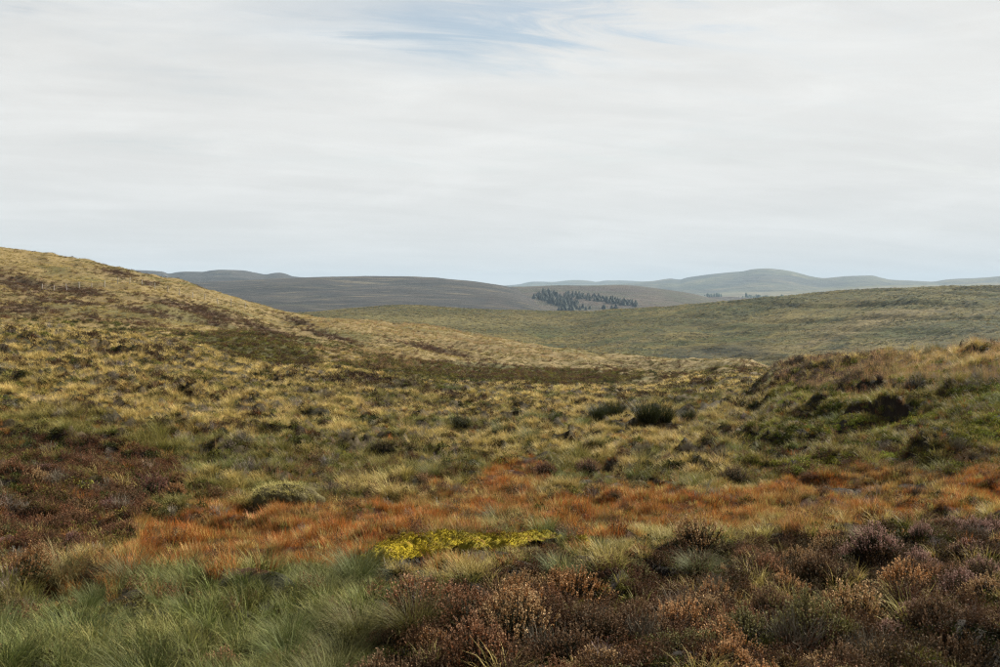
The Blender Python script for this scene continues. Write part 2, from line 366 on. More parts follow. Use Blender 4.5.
# ground colours: litter, peat and moss between the plants, and painted shade
def lerp(a, b, t): return a + (b - a) * t[..., None]
def ground_colours(x, y, z):
    Zm = zones(x, y, z, 0.05)
    c = np.ones(x.shape + (3,)) * np.array([0.105, 0.078, 0.034])
    n1 = fbm(x * 0.13, y * 0.13, 4, 201); n2 = fbm(x * 0.6, y * 0.6, 3, 202)
    c = lerp(c, np.array([0.17, 0.125, 0.05]), ss(-0.1, 0.5, n1)); c = lerp(c, np.array([0.062, 0.066, 0.020]), ss(0.0, 0.55, n2))
    r = Zm['r']
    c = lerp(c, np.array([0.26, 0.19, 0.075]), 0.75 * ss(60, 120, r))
    c = lerp(c, np.array([0.13, 0.115, 0.036]), ss(80, 130, r) * ss(0.05, 0.5, fbm(x * 0.06, y * 0.06, 4, 203)))
    c = lerp(c, np.array([0.065, 0.036, 0.022]), 0.9 * Zm['dark'])  # heather patches, and shade painted into the folds
    for k, col, w in (('orange', (0.16, 0.055, 0.016), .85), ('heath_l', (0.04, 0.022, 0.014), .9), ('heath_f', (0.032, 0.02, 0.012), .9), ('green', (0.045, 0.05, 0.018), .8),
                      ('moss', (0.10, 0.085, 0.022), .9), ('bank', (0.060, 0.050, 0.020), .7), ('mound', (0.085, 0.085, 0.022), .8), ('pool', (0.012, 0.010, 0.009), 1)):  # mound tone includes painted shade
        c = lerp(c, np.array(col), w * Zm[k])
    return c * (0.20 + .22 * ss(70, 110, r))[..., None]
def terrain_mat():
    m_ = NT('moor_ground_mat'); col = m_.attr('col').outputs['Color']
    a = m_.noise(3.0, 8, 0.7); b = m_.noise(0.35, 5, 0.6)
    v = m_.math('ADD', m_.ramp(a, .3, .7, .55, 1.2), m_.ramp(b, .3, .7, -.15, .2)); cb = m_.n('ShaderNodeCombineXYZ')
    for i in range(3): m_.set(cb.inputs[i], v)
    col = m_.mix(1.0, col, cb.outputs[0], 'MULTIPLY')
    return m_.end(m_.principled(col, 0.95, 0.1, m_.bump(m_.noise(9.0, 8, 0.75), 0.9, 0.06)))
gx, gy, gz = near.X.ravel(), near.Y.ravel(), near.Z.ravel()
# bare peat where the ledges break steeply
dZ = np.gradient(near.Z, axis=1) / np.gradient(near.Rr, axis=1)
gcol = ground_colours(gx, gy, gz)
uq_g = PW / 2 + np.tan(np.clip(near.A, -1.2, 1.2)) * F
steep = (ss(0.55, 1.0, dZ) * ss(760, 840, uq_g) * ss(18, 22, near.Rr) * ss(46, 38, near.Rr)).ravel()
gcol = lerp(gcol, np.array([0.018, 0.012, 0.008]), steep)
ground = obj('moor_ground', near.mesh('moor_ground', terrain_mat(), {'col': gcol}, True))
tag(ground, 'rolling moorland ground of peat and grass litter, rising to the grassy hill', 'moor', kind='structure')

# ------------------------------------------------------------------ hills beyond
def far_sheet(cols, r0, r1, nr, a0, naz, micro):
    return Sheet(cols, r0, r1, nr, a0, naz, micro)
def hill_mat(name, pal, scale, bump, bd, stretch=(1, 1, 1), fine=None, rot=0.0):
    """pal: base, second, third colours mixed by noise at the scale of the patches on that hill"""
    m_ = NT(name); tc = m_.n('ShaderNodeTexCoord'); mp = m_.n('ShaderNodeMapping'); mp.inputs['Scale'].default_value = stretch; mp.inputs['Rotation'].default_value = (0, 0, rot)
    m_.set(mp.inputs['Vector'], tc.outputs['Object']); vec = mp.outputs[0]
    pal = [tuple(q_ * .80 for q_ in c) for c in pal]
    a = m_.noise(scale, 8, 0.62, 0.6, vec); b = m_.noise(scale * 2.7, 8, 0.65, 0.4, vec); c_ = m_.noise(fine or scale * 14, 6, 0.7, 0.0, vec)
    col = m_.mix(m_.ramp(a, .42, .60), pal[0], pal[1]); col = m_.mix(m_.ramp(b, .52, .66), col, pal[2])
    ca = m_.attr('col'); col = m_.mix(ca.outputs['Alpha'], col, ca.outputs['Color'])
    v = m_.ramp(c_, .3, .7, .35, 1.6); cb = m_.n('ShaderNodeCombineXYZ')
    for i in range(3): m_.set(cb.inputs[i], v)
    col = m_.mix(1.0, col, cb.outputs[0], 'MULTIPLY')
    h = m_.math('ADD', c_, m_.math('MULTIPLY', b, 2.0))
    return m_.end(m_.principled(col, 0.95, 0.05, m_.bump(h, bump, bd)))

MID = {
 -200:[(300,430),(420,410),(560,360),(750,335),(950,324),(1150,320),(1400,330),(1900,360)],
 200: [(300,430),(420,408),(560,352),(750,330),(950,320),(1150,316.5),(1400,330),(1900,360)],
 300: [(300,430),(420,408),(560,348),(750,325),(950,315),(1110,312),(1400,325),(1900,360)],
 350: [(300,430),(420,408),(560,350),(750,325),(950,312),(1100,308.5),(1400,322),(1900,360)],
 400: [(300,430),(420,408),(560,352),(750,326),(950,311),(1080,306.3),(1350,316),(1900,360)],
 500: [(300,430),(420,412),(560,358),(750,333),(950,316),(1060,309.5),(1350,320),(1900,360)],
 570: [(300,430),(420,416),(560,365),(680,346),(780,338),(920,320),(1020,311.5),(1350,325),(1900,360)],
 620: [(300,430),(420,420),(560,366),(700,340),(850,321),(980,311.5),(1350,330),(1900,365)],
 660: [(300,432),(420,420),(540,372),(660,348),(800,324),(950,308),(1350,330),(1900,365)],
 700: [(300,435),(420,420),(520,378),(640,350),(780,325),(930,304),(1300,325),(1900,365)],
 800: [(300,440),(420,415),(500,380),(580,360),(700,335),(820,312),(920,295.5),(1300,320),(1900,365)],
 900: [(300,440),(400,415),(480,380),(560,356),(700,327),(800,307),(920,288.7),(1300,315),(1900,365)],
 1000:[(300,440),(400,410),(480,370),(560,348),(700,320),(820,300),(930,285.7),(1300,310),(1900,365)],
 1250:[(300,440),(400,405),(480,362),(560,340),(700,312),(820,294),(930,281),(1300,305),(1900,365)]}
def mid_micro(x, y, r, u, z):
    fade = ss(1200, 900, r) * 0.75 + 0.25
    g = fbm(x * 0.010 + y * 0.006, y * 0.008 - x * 0.004, 4, 301)
    gully = 1 - 2 * np.abs(perlin(x * 0.012 + y * 0.010, (y - x * 0.5) * 0.003, 305))
    return fade * (4.5 * g - 2.6 * ss(0.45, 1.0, gully) * ss(640, 720, u) + 1.5 * fbm(x * 0.04, y * 0.05, 5, 303, 0.62)) * 0.9
mid = Sheet(MID, 300, 1900, 430, R(31), 480, mid_micro)
mc = np.zeros((mid.X.size, 4)); mu, mv = project(mid.X.ravel(), mid.Y.ravel(), mid.Z.ravel())
mx, my = mid.X.ravel(), mid.Y.ravel()
ju = 16 * fbm(mx * 0.02, my * 0.02, 3, 311); jv = 4 * fbm(mx * 0.03, my * 0.03, 3, 312)
def dab(arr, col, w):
    w = np.clip(w, 0, 1); a = arr[:, 3]; na = a + w * (1 - a)
    arr[:, :3] = np.where(na[:, None] > 1e-6, arr[:, :3] * (1 - w)[:, None] + np.array(col)[None] * w[:, None], arr[:, :3]) ; arr[:, 3] = np.maximum(a, w)
for e, col, w in (((430,320,220,13,.02),(0.150,0.125,0.045),.85),((880,322,75,7,-.16),(0.185,0.145,0.060),.85),((820,340,75,4,-.25),(0.175,0.135,0.055),.8),((910,312,60,4,-.12),(0.18,0.14,0.06),.7),
                  ((960,318,50,2.6,-.22),(0.2,0.155,0.065),.8),((885,348,70,2.4,-.1),(0.2,0.155,0.065),.8),((720,352,65,7,-.05),(0.032,0.034,0.018),.95),((690,322,60,8,-.1),(0.060,0.066,0.022),.8),
                  ((640,340,50,3,-.25),(0.2,0.15,0.06),.6),((560,346,60,3,-.1),(0.11,0.105,0.036),.6),((800,362,40,2.2,-.15),(0.2,0.15,0.06),.7),((860,296,160,5,-.06),(0.070,0.078,0.026),.7),((1000,335,90,14,-.1),(0.066,0.080,0.030),.6)):
    dab(mc, np.array(col) * .54, w * np.exp(-1.3 * ell(mu + ju, mv + jv, e)))
hillm = obj('grassy_hill', mid.mesh('grassy_hill', hill_mat('grassy_hill_mat', ((0.033, 0.037, 0.008), (0.080, 0.064, 0.017), (0.012, 0.017, 0.005)), 0.014, 1.0, 2.0, (.8, 1.15, 1), 0.24, R(-38)), {'col': mc}))
tag(hillm, 'broad green and straw grassy hillside across the valley', 'hill', kind='structure')

def ridge(name, label, crest, rc, rb, base_v, back_v, mat, micro_amp, micro_len, seed, dab_list=(), naz=420, nr=110, a_lim=(-34, 34)):
    """a hill from its skyline: crest = (u, row) list; rc crest range, rb foot range"""
    cols = {}
    for u, v in crest:
        rcc = rc(u) if callable(rc) else rc
        cols[u] = [(rb * 0.8, base_v + 40), (rb, base_v)] + [(rb + (rcc - rb) * t, base_v + (v - base_v) * w) for t, w in ((.3, .42), (.6, .74), (.85, .95))] + [(rcc, v), (rcc * 1.08, v + 3), (rcc * 1.22, back_v)]
    ends = [u for u, _ in crest]
    az0 = math.atan((max(abs(min(ends) - 500), abs(max(ends) - 500))) / F)
    def micro(x, y, r, u, z):
        rcc = np.vectorize(rc)(u) if callable(rc) else rc
        q = ss(1.0, 0.9, r / rcc) * 0.7 + 0.3
        return micro_amp * q * (fbm(x / micro_len, y / micro_len, 5, seed, 0.55) + 0.5 * (1 - 2 * np.abs(perlin(x / micro_len * .7, y / micro_len * .45, seed + 9))))
    s = Sheet(cols, rb * 0.8, (rc(500) if callable(rc) else rc) * 1.22, nr, az0, naz, micro)
    c = np.zeros((s.X.size, 4)); u, v = project(s.X.ravel(), s.Y.ravel(), s.Z.ravel())
    x, y = s.X.ravel() / micro_len, s.Y.ravel() / micro_len
    for e, col, w in dab_list:
        dab(c, np.array(col) * .40, w * np.exp(-1.3 * ell(u + 12 * fbm(x * 2, y * 2, 3, seed + 30), v + 2 * fbm(x * 2, y * 2, 3, seed + 31), e)))
    o = obj(name, s.mesh(name, mat, {'col': c})); tag(o, label, 'hill', kind='structure'); return s, o

heather_m = hill_mat('heather_hill_mat', ((0.034, 0.028, 0.023), (0.016, 0.015, 0.013), (0.075, 0.063, 0.040)), 0.0045, 1.0, 8, (.6, 2.2, 1), 0.06)
knob_m = hill_mat('knobbly_ridge_mat', ((0.036, 0.031, 0.026), (0.018, 0.017, 0.015), (0.062, 0.056, 0.042)), 0.004, 1.0, 10, (1, 1, 1), 0.05)
far_m = hill_mat('far_hill_mat', ((0.050, 0.050, 0.022), (0.022, 0.022, 0.014), (0.078, 0.068, 0.038)), 0.0016, 1.0, 20, (1, 1, 1), 0.012)
wood_m = hill_mat('wooded_hill_mat', ((0.046, 0.034, 0.026), (0.034, 0.034, 0.017), (0.066, 0.051, 0.032)), 0.004, 1.0, 8, (1, 1.6, 1), 0.05)

FH = [(-120,268),(60,270),(100,271),(136,272),(150,272.4),(163,273),(169,275),(178,273.6),(187,273),(202,273),(210,271.8),(220,271),(241,271.6),(256,274),(266,275.6),(273,274.2),(280,273.7),(287,275),(293,277),(307,277.8),(334,279),(380,284),(460,292),(560,305)]
ridge('knobbly_ridge', 'dark blue-grey knobbly ridge on the skyline behind the heather hill', FH, 5200, 3600, 300, 300, knob_m, 14, 420, 401,
      [((220,279,90,1.3,.02),(0.045,0.04,0.036),.8),((215,283,70,1.2,.0),(0.15,0.135,0.10),.5),((160,277,20,3,.3),(0.06,0.05,0.046),.6)], a_lim=(-34, 10))
HH = [(-120,292),(100,288),(180,284),(240,281),(290,278.6),(330,277.6),(370,277),(400,277),(430,277.6),(460,280),(480,282.5),(495,284.8),(508,287),(520,290),(535,296.5),(550,304),(566,312),(590,320),(640,332)]
ridge('heather_hill', 'long purple-grey heather hill behind the pale grassy spur', HH, 3300, 1750, 330, 330, heather_m, 9, 300, 411,
      [((300,296,70,.8,.03),(0.17,0.145,0.085),.7),((270,291,45,.7,.02),(0.16,0.14,0.085),.7),((285,305,60,1.8,.05),(0.13,0.12,0.06),.7),((420,303,90,2,.02),(0.045,0.042,0.034),.6),((500,303,40,6,.5),(0.105,0.078,0.055),.7),((360,291,90,1.2,.03),(0.052,0.044,0.040),.7)])
WH = [(440,292),(500,287.4),(527,286.6),(560,285.4),(584,285.4),(620,285),(635,286),(650,287.8),(668,290),(695,294.4),(710,298),(722,299.6),(760,306),(840,312)]
wooded, _ = ridge('wooded_hill', 'brown hill carrying dark conifer plantations', WH, 3500, 2300, 318, 320, wood_m, 6.0, 260, 421,
      [((600,304,55,4,.2),(0.12,0.088,0.060),.8),((610,290,60,3,.05),(0.090,0.066,0.058),.7),((680,298,30,4,.3),(0.080,0.092,0.045),.7)])
LH = [(600,306),(660,300),(690,297),(715,294),(740,292.6),(770,292),(800,291),(840,288.5),(870,286.5),(900,285.8),(940,286),(980,284.8),(1040,284),(1140,284)]
ridge('field_hill', 'low pale hill of fields below the far summit', LH, 6200, 4700, 306, 306, hill_mat('field_hill_mat', ((0.070,0.064,0.036), (0.046,0.050,0.024), (0.10,0.084,0.05)), 0.0025, .6, 8, (1, 1, 1), 0.02), 4, 600, 431,
      [((735,297,28,1.6,.0),(0.26,0.21,0.13),.8),((705,300,12,1.5,.1),(0.24,0.20,0.12),.6),((850,292,30,1.0,.0),(0.08,0.09,0.05),.7)], naz=300, nr=80)
MH = [(560,290),(600,286),(640,282.6),(655,281),(671,279),(680,280),(685,278.4),(698,276.6),(712,275),(724,274),(743,272.5),(751,270.8),(760,270.1),(767,270),(778,271),(790,272.7),(800,275),(810,277.6),(823,279.4),(836,278.2),(850,277),(871,276.6),(880,278.6),(890,280.6),(912,281.7),(932,282.8),(945,281.2),(956,280.4),(980,279.7),(1000,278.3),(1040,276),(1140,280)]
ridge('far_summit', 'hazy blue rounded summit on the far skyline', MH, 9500, 6600, 300, 298, far_m, 26, 900, 441,
      [((705,287,45,2,-.06),(0.045,0.06,0.03),.9),((770,280,40,4,.1),(0.12,0.10,0.065),.6),((860,284,60,2,.0),(0.06,0.07,0.04),.6),((800,289,60,2,.0),(0.13,0.125,0.07),.6)], naz=400, nr=100)
PH_ = [(380,292),(470,287),(505,285.6),(518,284.5),(533,281.7),(554,282),(563,281),(575,280.1),(590,281),(596,282),(605,280.7),(620,280.6),(644,281.5),(670,281.6),(700,282),(760,284),(900,284),(1140,282)]
ridge('distant_moor', 'palest low moorland line on the far horizon', PH_, 13000, 10000, 296, 296, far_m, 8, 1500, 451, naz=300, nr=60)
# valley floor closing the land out to the horizon
ang = np.linspace(0, 2 * np.pi, 97)[:-1]; rr = np.array([300, 1500, 5000, 10000, 16200]); A_, R_ = np.meshgrid(ang, rr, indexing='ij')
V = np.stack([np.sin(A_) * R_, np.cos(A_) * R_, -62 + 0 * A_], -1).reshape(-1, 3); idx = np.arange(96 * 5).reshape(96, 5); idn = np.roll(idx, -1, 0)
q = np.stack([idx[:, :-1], idn[:, :-1], idn[:, 1:], idx[:, 1:]], -1).reshape(-1, 4)
vf = obj('valley_floor', mesh_np('valley_floor', V, [q], [far_m], {'col': np.zeros((len(V), 4))})); tag(vf, 'low valley land reaching to the horizon between the hills', 'valley', kind='structure')

# ------------------------------------------------------------------ plant shapes
def blades(n_, rad, L, W, lean, droop, seed, segs=3, lrand=0.35, wind=(0.0, 0.0), up=0.0):
    """tuft of n_ curved blades; returns V, faces, bl"""
    g = np.random.default_rng(seed)
    a = g.uniform(0, 2 * np.pi, n_); rr_ = rad * np.sqrt(g.uniform(0, 1, n_)); bx = np.cos(a) * rr_; by = np.sin(a) * rr_
    da = a + g.normal(0, 0.7, n_); ln = lean * (0.25 + 0.75 * rr_ / rad) * g.uniform(.5, 1.3, n_); dr = droop * g.uniform(.4, 1.5, n_)
    ll = L * (1 + lrand * g.uniform(-1, 1, n_)); ww = W * g.uniform(.6, 1.3, n_)
    tw = da + np.pi / 2 + g.normal(0, .6, n_)
    pts = [np.stack([bx, by, np.zeros(n_) - 0.03], -1)]; S = segs
    for k in range(S):
        th = ln + dr * ((k + 0.5) / S) ** 1.5
        d = np.stack([np.cos(da) * np.sin(th) + wind[0] * (k + 1) / S, np.sin(da) * np.sin(th) + wind[1] * (k + 1) / S, np.cos(th) + up], -1)
        pts.append(pts[-1] + d * (ll / S)[:, None])
    side = np.stack([np.cos(tw), np.sin(tw), np.zeros(n_)], -1)
    V = []; T = []
    prof = np.interp(np.linspace(0, 1, S + 1), [0, .3, .7, 1], [.7, 1, .75, 0.0])
    for k in range(S):
        V += [pts[k] - side * (ww * prof[k])[:, None], pts[k] + side * (ww * prof[k])[:, None]]; T += [k / S, k / S]
    V.append(pts[S]); T.append(1.0)
    nv = 2 * S + 1; V = np.stack(V, 1).reshape(-1, 3); t = np.tile(np.array(T), n_); rn = np.repeat(g.uniform(0, 1, n_), nv)
    b0 = np.arange(n_)[:, None] * nv
    q = np.concatenate([b0 + np.array([[2 * k, 2 * k + 1, 2 * k + 3, 2 * k + 2]]) for k in range(S - 1)]) if S > 1 else np.zeros((0, 4), int)
    tr = b0 + np.array([[2 * S - 2, 2 * S - 1, 2 * S]])
    return V, q, tr, np.stack([t, rn, np.zeros_like(t)], -1)
def join(*parts):
    V, Q, T, B = [], [], [], []; o = 0
    for v, q, t, b in parts:
        V.append(v); Q.append(q + o); T.append(t + o); B.append(b); o += len(v)
    return np.concatenate(V), np.concatenate(Q), np.concatenate(T), np.concatenate(B)
def part_mesh(name, P, mat): return mesh_np(name, P[0], [P[1], P[2]], [mat], {'bl': P[3]})

def flakes(pos, nrm, size, seed, t=0.5, asp=0.6):
    """small diamond leaves / bells at positions"""
    g = np.random.default_rng(seed); n_ = len(pos)
    a = nrm / (np.linalg.norm(nrm, axis=1, keepdims=True) + 1e-9); h = g.normal(0, 1, (n_, 3)); s = np.cross(a, h); s /= np.linalg.norm(s, axis=1, keepdims=True) + 1e-9
    sz = size * g.uniform(.6, 1.35, n_)[:, None]
    V = np.stack([pos, pos + a * sz * .5 + s * sz * asp, pos + a * sz, pos + a * sz * .5 - s * sz * asp], 1).reshape(-1, 3)
    q = np.arange(n_)[:, None] * 4 + np.arange(4)[None]
    tt = np.repeat(np.broadcast_to(t, (n_,)), 4); rn = np.repeat(g.uniform(0, 1, n_), 4)
    return V, q, np.zeros((0, 3), int), np.stack([tt, rn, 0 * rn], -1)
def twigs(P0, P1, w0, w1, seed, bend=0.1, segs=2):
    """crossed ribbons from P0 to P1"""
    g = np.random.default_rng(seed); n_ = len(P0); out = []
    mid_ = (P0 + P1) / 2 + g.normal(0, bend, (n_, 3)) * np.linalg.norm(P1 - P0, axis=1)[:, None]
    ax = P1 - P0
    for k in range(2):
        h = g.normal(0, 1, (n_, 3)); s = np.cross(ax, h); s /= np.linalg.norm(s, axis=1, keepdims=True) + 1e-9
        V = np.stack([P0 - s * w0, P0 + s * w0, mid_ - s * (w0 + w1) / 2, mid_ + s * (w0 + w1) / 2, P1 - s * w1, P1 + s * w1], 1).reshape(-1, 3)
        b = np.arange(n_)[:, None] * 6; q = np.concatenate([b + np.array([[0, 1, 3, 2]]), b + np.array([[2, 3, 5, 4]])])
        t = np.tile(np.array([0, 0, .5, .5, 1, 1.]), n_); rn = np.repeat(g.uniform(0, 1, n_), 6)
        out.append((V, q, np.zeros((0, 3), int), np.stack([t, rn, 0 * t], -1)))
        if segs == 1: break
    return join(*out)

M_GRASS_I = leaf_material('grass_blades', True, 0.28, 0.65, 0.08)
M_HEATH_I = leaf_material('heath_sprigs', True, 0.15, 0.8, 0.05)
M_TWIG_I = leaf_material('dry_twigs', True, 0.05, 0.85, 0.08)
M_GRASS_O = leaf_material('tussock_blades', False, 0.28, 0.65, 0.08, 0.4, (0.19, 0.155, 0.06), 0.35)
M_FLOWER_O = leaf_material('heather_flowers', False, 0.2, 0.8, 0.05)
M_LEAF_O = leaf_material('heather_leaves', False, 0.15, 0.75, 0.06)
M_TWIG_O = leaf_material('heather_stems', False, 0.05, 0.9, 0.06)
M_RUSH_O = leaf_material('rush_stems', False, 0.2, 0.6, 0.1)

def heather_parts(seed, a=0.30, h=0.32, nst=230, spike=0.085, bell=0.0115, nb=16, coarse=1.0):
    g = np.random.default_rng(seed)
    az = g.uniform(0, 2 * np.pi, nst); el = np.arccos(g.uniform(0.10, 1.0, nst))
    lob = 1 + 0.22 * np.sin(az * 3 + seed) * np.sin(el) + 0.12 * np.sin(az * 5 + 2 * seed)
    tip = np.stack([np.cos(az) * np.sin(el) * a * lob, np.sin(az) * np.sin(el) * a * lob, np.cos(el) * h * (1 + 0.15 * np.sin(az * 2 + seed)) + 0.03], -1) * g.uniform(.78, 1.12, nst)[:, None]
    root = tip * np.array([.22, .22, 0]) + g.normal(0, .02, (nst, 3)) * np.array([1, 1, 0]); root[:, 2] = -0.04
    base = tip * np.array([.86, .86, .80])
    d = tip - base + np.array([0, 0, .05]); d /= np.linalg.norm(d, axis=1, keepdims=True)
    stems = join(twigs(root, base, 0.0022 * coarse, 0.0014 * coarse, seed + 1, .07), twigs(base, base + d * spike, 0.0014 * coarse, 0.0008 * coarse, seed + 2, .04, 1))
    s = g.uniform(0.05, 1.05, (nst, nb)); p = (base[:, None] + d[:, None] * (s * spike)[..., None]).reshape(-1, 3)
    nr_ = g.normal(0, 1, p.shape); nr_ += 0.6 * np.repeat(d, nb, 0)
    fl = flakes(p, nr_, bell, seed + 3, s.ravel(), 0.5)
    # leafy side shoots lower down
    nl = 9; s2 = g.uniform(0.35, 1.0, (nst, nl)); p2 = (root[:, None] + (base - root)[:, None] * s2[..., None]).reshape(-1, 3)
    n2_ = g.normal(0, 1, p2.shape) + np.array([0, 0, .8]); lv = flakes(p2, n2_, 0.030, seed + 4, s2.ravel(), 0.16)
    return stems, fl, lv
def wide(x, y): return np.hypot(x, y)

# --- scatter machinery -------------------------------------------------------------
def gn_instancer(name, coll):
    ng = bpy.data.node_groups.new(name, 'GeometryNodeTree')
    ng.interface.new_socket('Geometry', in_out='INPUT', socket_type='NodeSocketGeometry'); ng.interface.new_socket('Geometry', in_out='OUTPUT', socket_type='NodeSocketGeometry')
    N, L = ng.nodes, ng.links; gi = N.new('NodeGroupInput'); go = N.new('NodeGroupOutput'); ip = N.new('GeometryNodeInstanceOnPoints')
    ci = N.new('GeometryNodeCollectionInfo'); ci.inputs['Collection'].default_value = coll; ci.inputs['Separate Children'].default_value = True; ci.inputs['Reset Children'].default_value = True
    L.new(gi.outputs[0], ip.inputs['Points']); L.new(ci.outputs[0], ip.inputs['Instance']); ip.inputs['Pick Instance'].default_value = True
    for nm, ty, so in (('idx', 'INT', 'Instance Index'), ('rot', 'FLOAT_VECTOR', 'Rotation'), ('scl', 'FLOAT_VECTOR', 'Scale')):
        na = N.new('GeometryNodeInputNamedAttribute'); na.data_type = ty; na.inputs['Name'].default_value = nm; L.new(na.outputs[0], ip.inputs[so])
    L.new(ip.outputs[0], go.inputs[0]); return ng
KA = 0.63
def scatter(name, label, cat, coll, P, idx, rot, scl, cb, ct):
    cb = cb * KA; ct = ct * KA; scl = scl * np.interp(np.hypot(P[:, 0], P[:, 1]), [60, 150], [.62, .66])[:, None]
    me = bpy.data.meshes.new(name); me.vertices.add(len(P)); me.vertices.foreach_set('co', P.astype(np.float32).ravel())
    a = me.attributes.new('idx', 'INT', 'POINT'); a.data.foreach_set('value', idx.astype(np.int32))
    for k, v in (('rot', rot), ('scl', scl)):
        a = me.attributes.new(k, 'FLOAT_VECTOR', 'POINT'); a.data.foreach_set('vector', v.astype(np.float32).ravel())
    for k, v in (('cb', cb), ('ct', ct)):
        a = me.attributes.new(k, 'FLOAT_COLOR', 'POINT'); v = np.concatenate([np.clip(v, 0, 1), np.ones((len(v), 1))], 1); a.data.foreach_set('color', v.astype(np.float32).ravel())
    o = obj(name, me); md = o.modifiers.new('scatter', 'NODES'); md.node_group = gn_instancer(name, coll)
    tag(o, label, cat, kind='stuff'); print('scatter', name, len(P)); return o
def collection(name, meshes):
    co = bpy.data.collections.new(name)
    for i, me in enumerate(meshes):
        o = bpy.data.objects.new('%s_shape_%02d' % (name, i), me); co.objects.link(o)
    return co
RINGS = np.exp(np.linspace(math.log(3.6), math.log(300), 70))
def sample(dens, seed, amax=R(27.5), rmin=3.6, rmax=300, h=0.4, fine=True):
    """points over the near ground with dens(r) per square metre, only where the viewpoint can see them"""
    g = np.random.default_rng(seed); X, Y = [], []
    for a, b in zip(RINGS[:-1], RINGS[1:]):
        if b <= rmin or a >= rmax: continue
        am = amax + (R(9) * float(np.clip((30 - a) / 24, 0, 1)) if fine else 0); area = am * (b * b - a * a); n_ = g.poisson(area * dens((a + b) / 2) * (float(np.interp(a, [40, 90, 160], [2.5, 2.2, 1.9])) if fine else 1))
        r = np.sqrt(g.uniform(a * a, b * b, n_)); t = g.uniform(-am, am, n_); X.append(np.sin(t) * r); Y.append(np.cos(t) * r)
    x = np.concatenate(X); y = np.concatenate(Y); k = near.visible(x, y, h); x, y = x[k], y[k]
    return x, y, near.height(x, y), g
def rots(g, n_, tilt): return np.stack([g.normal(0, tilt, n_), g.normal(0, tilt, n_), g.uniform(0, 2 * np.pi, n_)], -1)
def pick(c, w): return lerp(c[0], c[1], w)
def jit(g, c, s=0.16):
    n_ = len(c); return c * np.exp(g.normal(0, s, (n_, 1))) * np.exp(g.normal(0, s * 0.35, (n_, 3)))

col_grass = collection('grass', [part_mesh('g%d' % i, blades(56, .10, .30 + .03 * (i % 3), .0028, .55, .95, 50 + i), M_GRASS_I) for i in range(6)] +
                                [part_mesh('gf%d' % i, blades(30, .16, .30, .0085, .6, .9, 70 + i, 2), M_GRASS_I) for i in range(4)])
col_sedge = collection('sedge', [part_mesh('s%d' % i, blades(46, .10, .20 + .02 * (i % 3), .0022, .35, .45, 90 + i, 2), M_GRASS_I) for i in range(5)])
def mat_clump(i):
    g = np.random.default_rng(300 + i); n_ = 150
    p = np.stack([g.normal(0, .07, n_), g.normal(0, .07, n_), g.uniform(0.0, .12, n_)], -1); p[:, 2] *= np.exp(-(p[:, 0] ** 2 + p[:, 1] ** 2) / .012)
    return flakes(p, g.normal(0, 1, (n_, 3)) + np.array([0, 0, 1.2]), .028, 310 + i, g.uniform(0, 1, n_), .3)
col_mat = collection('matplant', [part_mesh('m%d' % i, mat_clump(i), M_HEATH_I) for i in range(5)])
def sprig_clump(i, coarse):
    st, fl, lv = heather_parts(400 + i, .17, .22, 26 if coarse else 46, .07, .020 if coarse else .010, 10 if coarse else 12, 2.0 if coarse else 1)
    return join(fl, lv)
col_sprig = collection('sprig', [part_mesh('sp%d' % i, sprig_clump(i, i >= 4), M_HEATH_I) for i in range(8)])
def dead_clump(i, n_=34, a=.22, h=.30, w=.0022):
    g = np.random.default_rng(500 + i); az = g.uniform(0, 6.28, n_); rd = g.uniform(.1, 1, n_) * a
    p1 = np.stack([np.cos(az) * rd, np.sin(az) * rd, h * g.uniform(.5, 1, n_) * np.sqrt(np.maximum(1 - (rd / a) ** 2 * .7, .1))], -1); p0 = p1 * np.array([.25, .25, 0]) - np.array([0, 0, .03])
    f0 = p0 + (p1 - p0) * g.uniform(.4, .75, (n_, 1)); f1 = f0 + (p1 - f0) * .8 + g.normal(0, .04, (n_, 3)); f2 = p0 + (p1 - p0) * .6; f3 = f2 + (p1 - f2) * .7 + g.normal(0, .05, (n_, 3))
    return join(twigs(p0, p1, w, w * .5, 510 + i, .08), twigs(f0, f1, w * .7, w * .35, 520 + i, .08, 1), twigs(f2, f3, w * .7, w * .35, 530 + i, .08, 1))
col_dead = collection('deadtwig', [part_mesh('d%d' % i, dead_clump(i), M_TWIG_I) for i in range(5)])
def rush_clump_parts(i, n_=26, L=.55, W=.0022):
    B = blades(n_, .10, L, W, .18, .18, 600 + i, 2); g = np.random.default_rng(610 + i)
    tips = B[0].reshape(n_, 5, 3)[:, 4]; tip = np.repeat(tips, 5, 0) - np.array([0, 0, 1]) * g.uniform(.0, .09, (n_ * 5, 1)) + g.normal(0, .006, (n_ * 5, 3))
    return join(B, flakes(tip, g.normal(0, 1, tip.shape), .014, 620 + i, 1.0, .4))
col_rush = collection('rushstem', [part_mesh('r%d' % i, rush_clump_parts(i), M_GRASS_I) for i in range(4)])

STRAW, STRAW2 = np.array([0.33, 0.24, 0.065]), np.array([0.72, 0.54, 0.205])
OLIVE, OLIVE2 = np.array([0.105, 0.098, 0.022]), np.array([0.25, 0.205, 0.058])
GREEN, GREEN2 = np.array([0.075, 0.105, 0.028]), np.array([0.18, 0.20, 0.065])
RUST, RUST2 = np.array([0.19, 0.062, 0.013]), np.array([0.42, 0.148, 0.030])

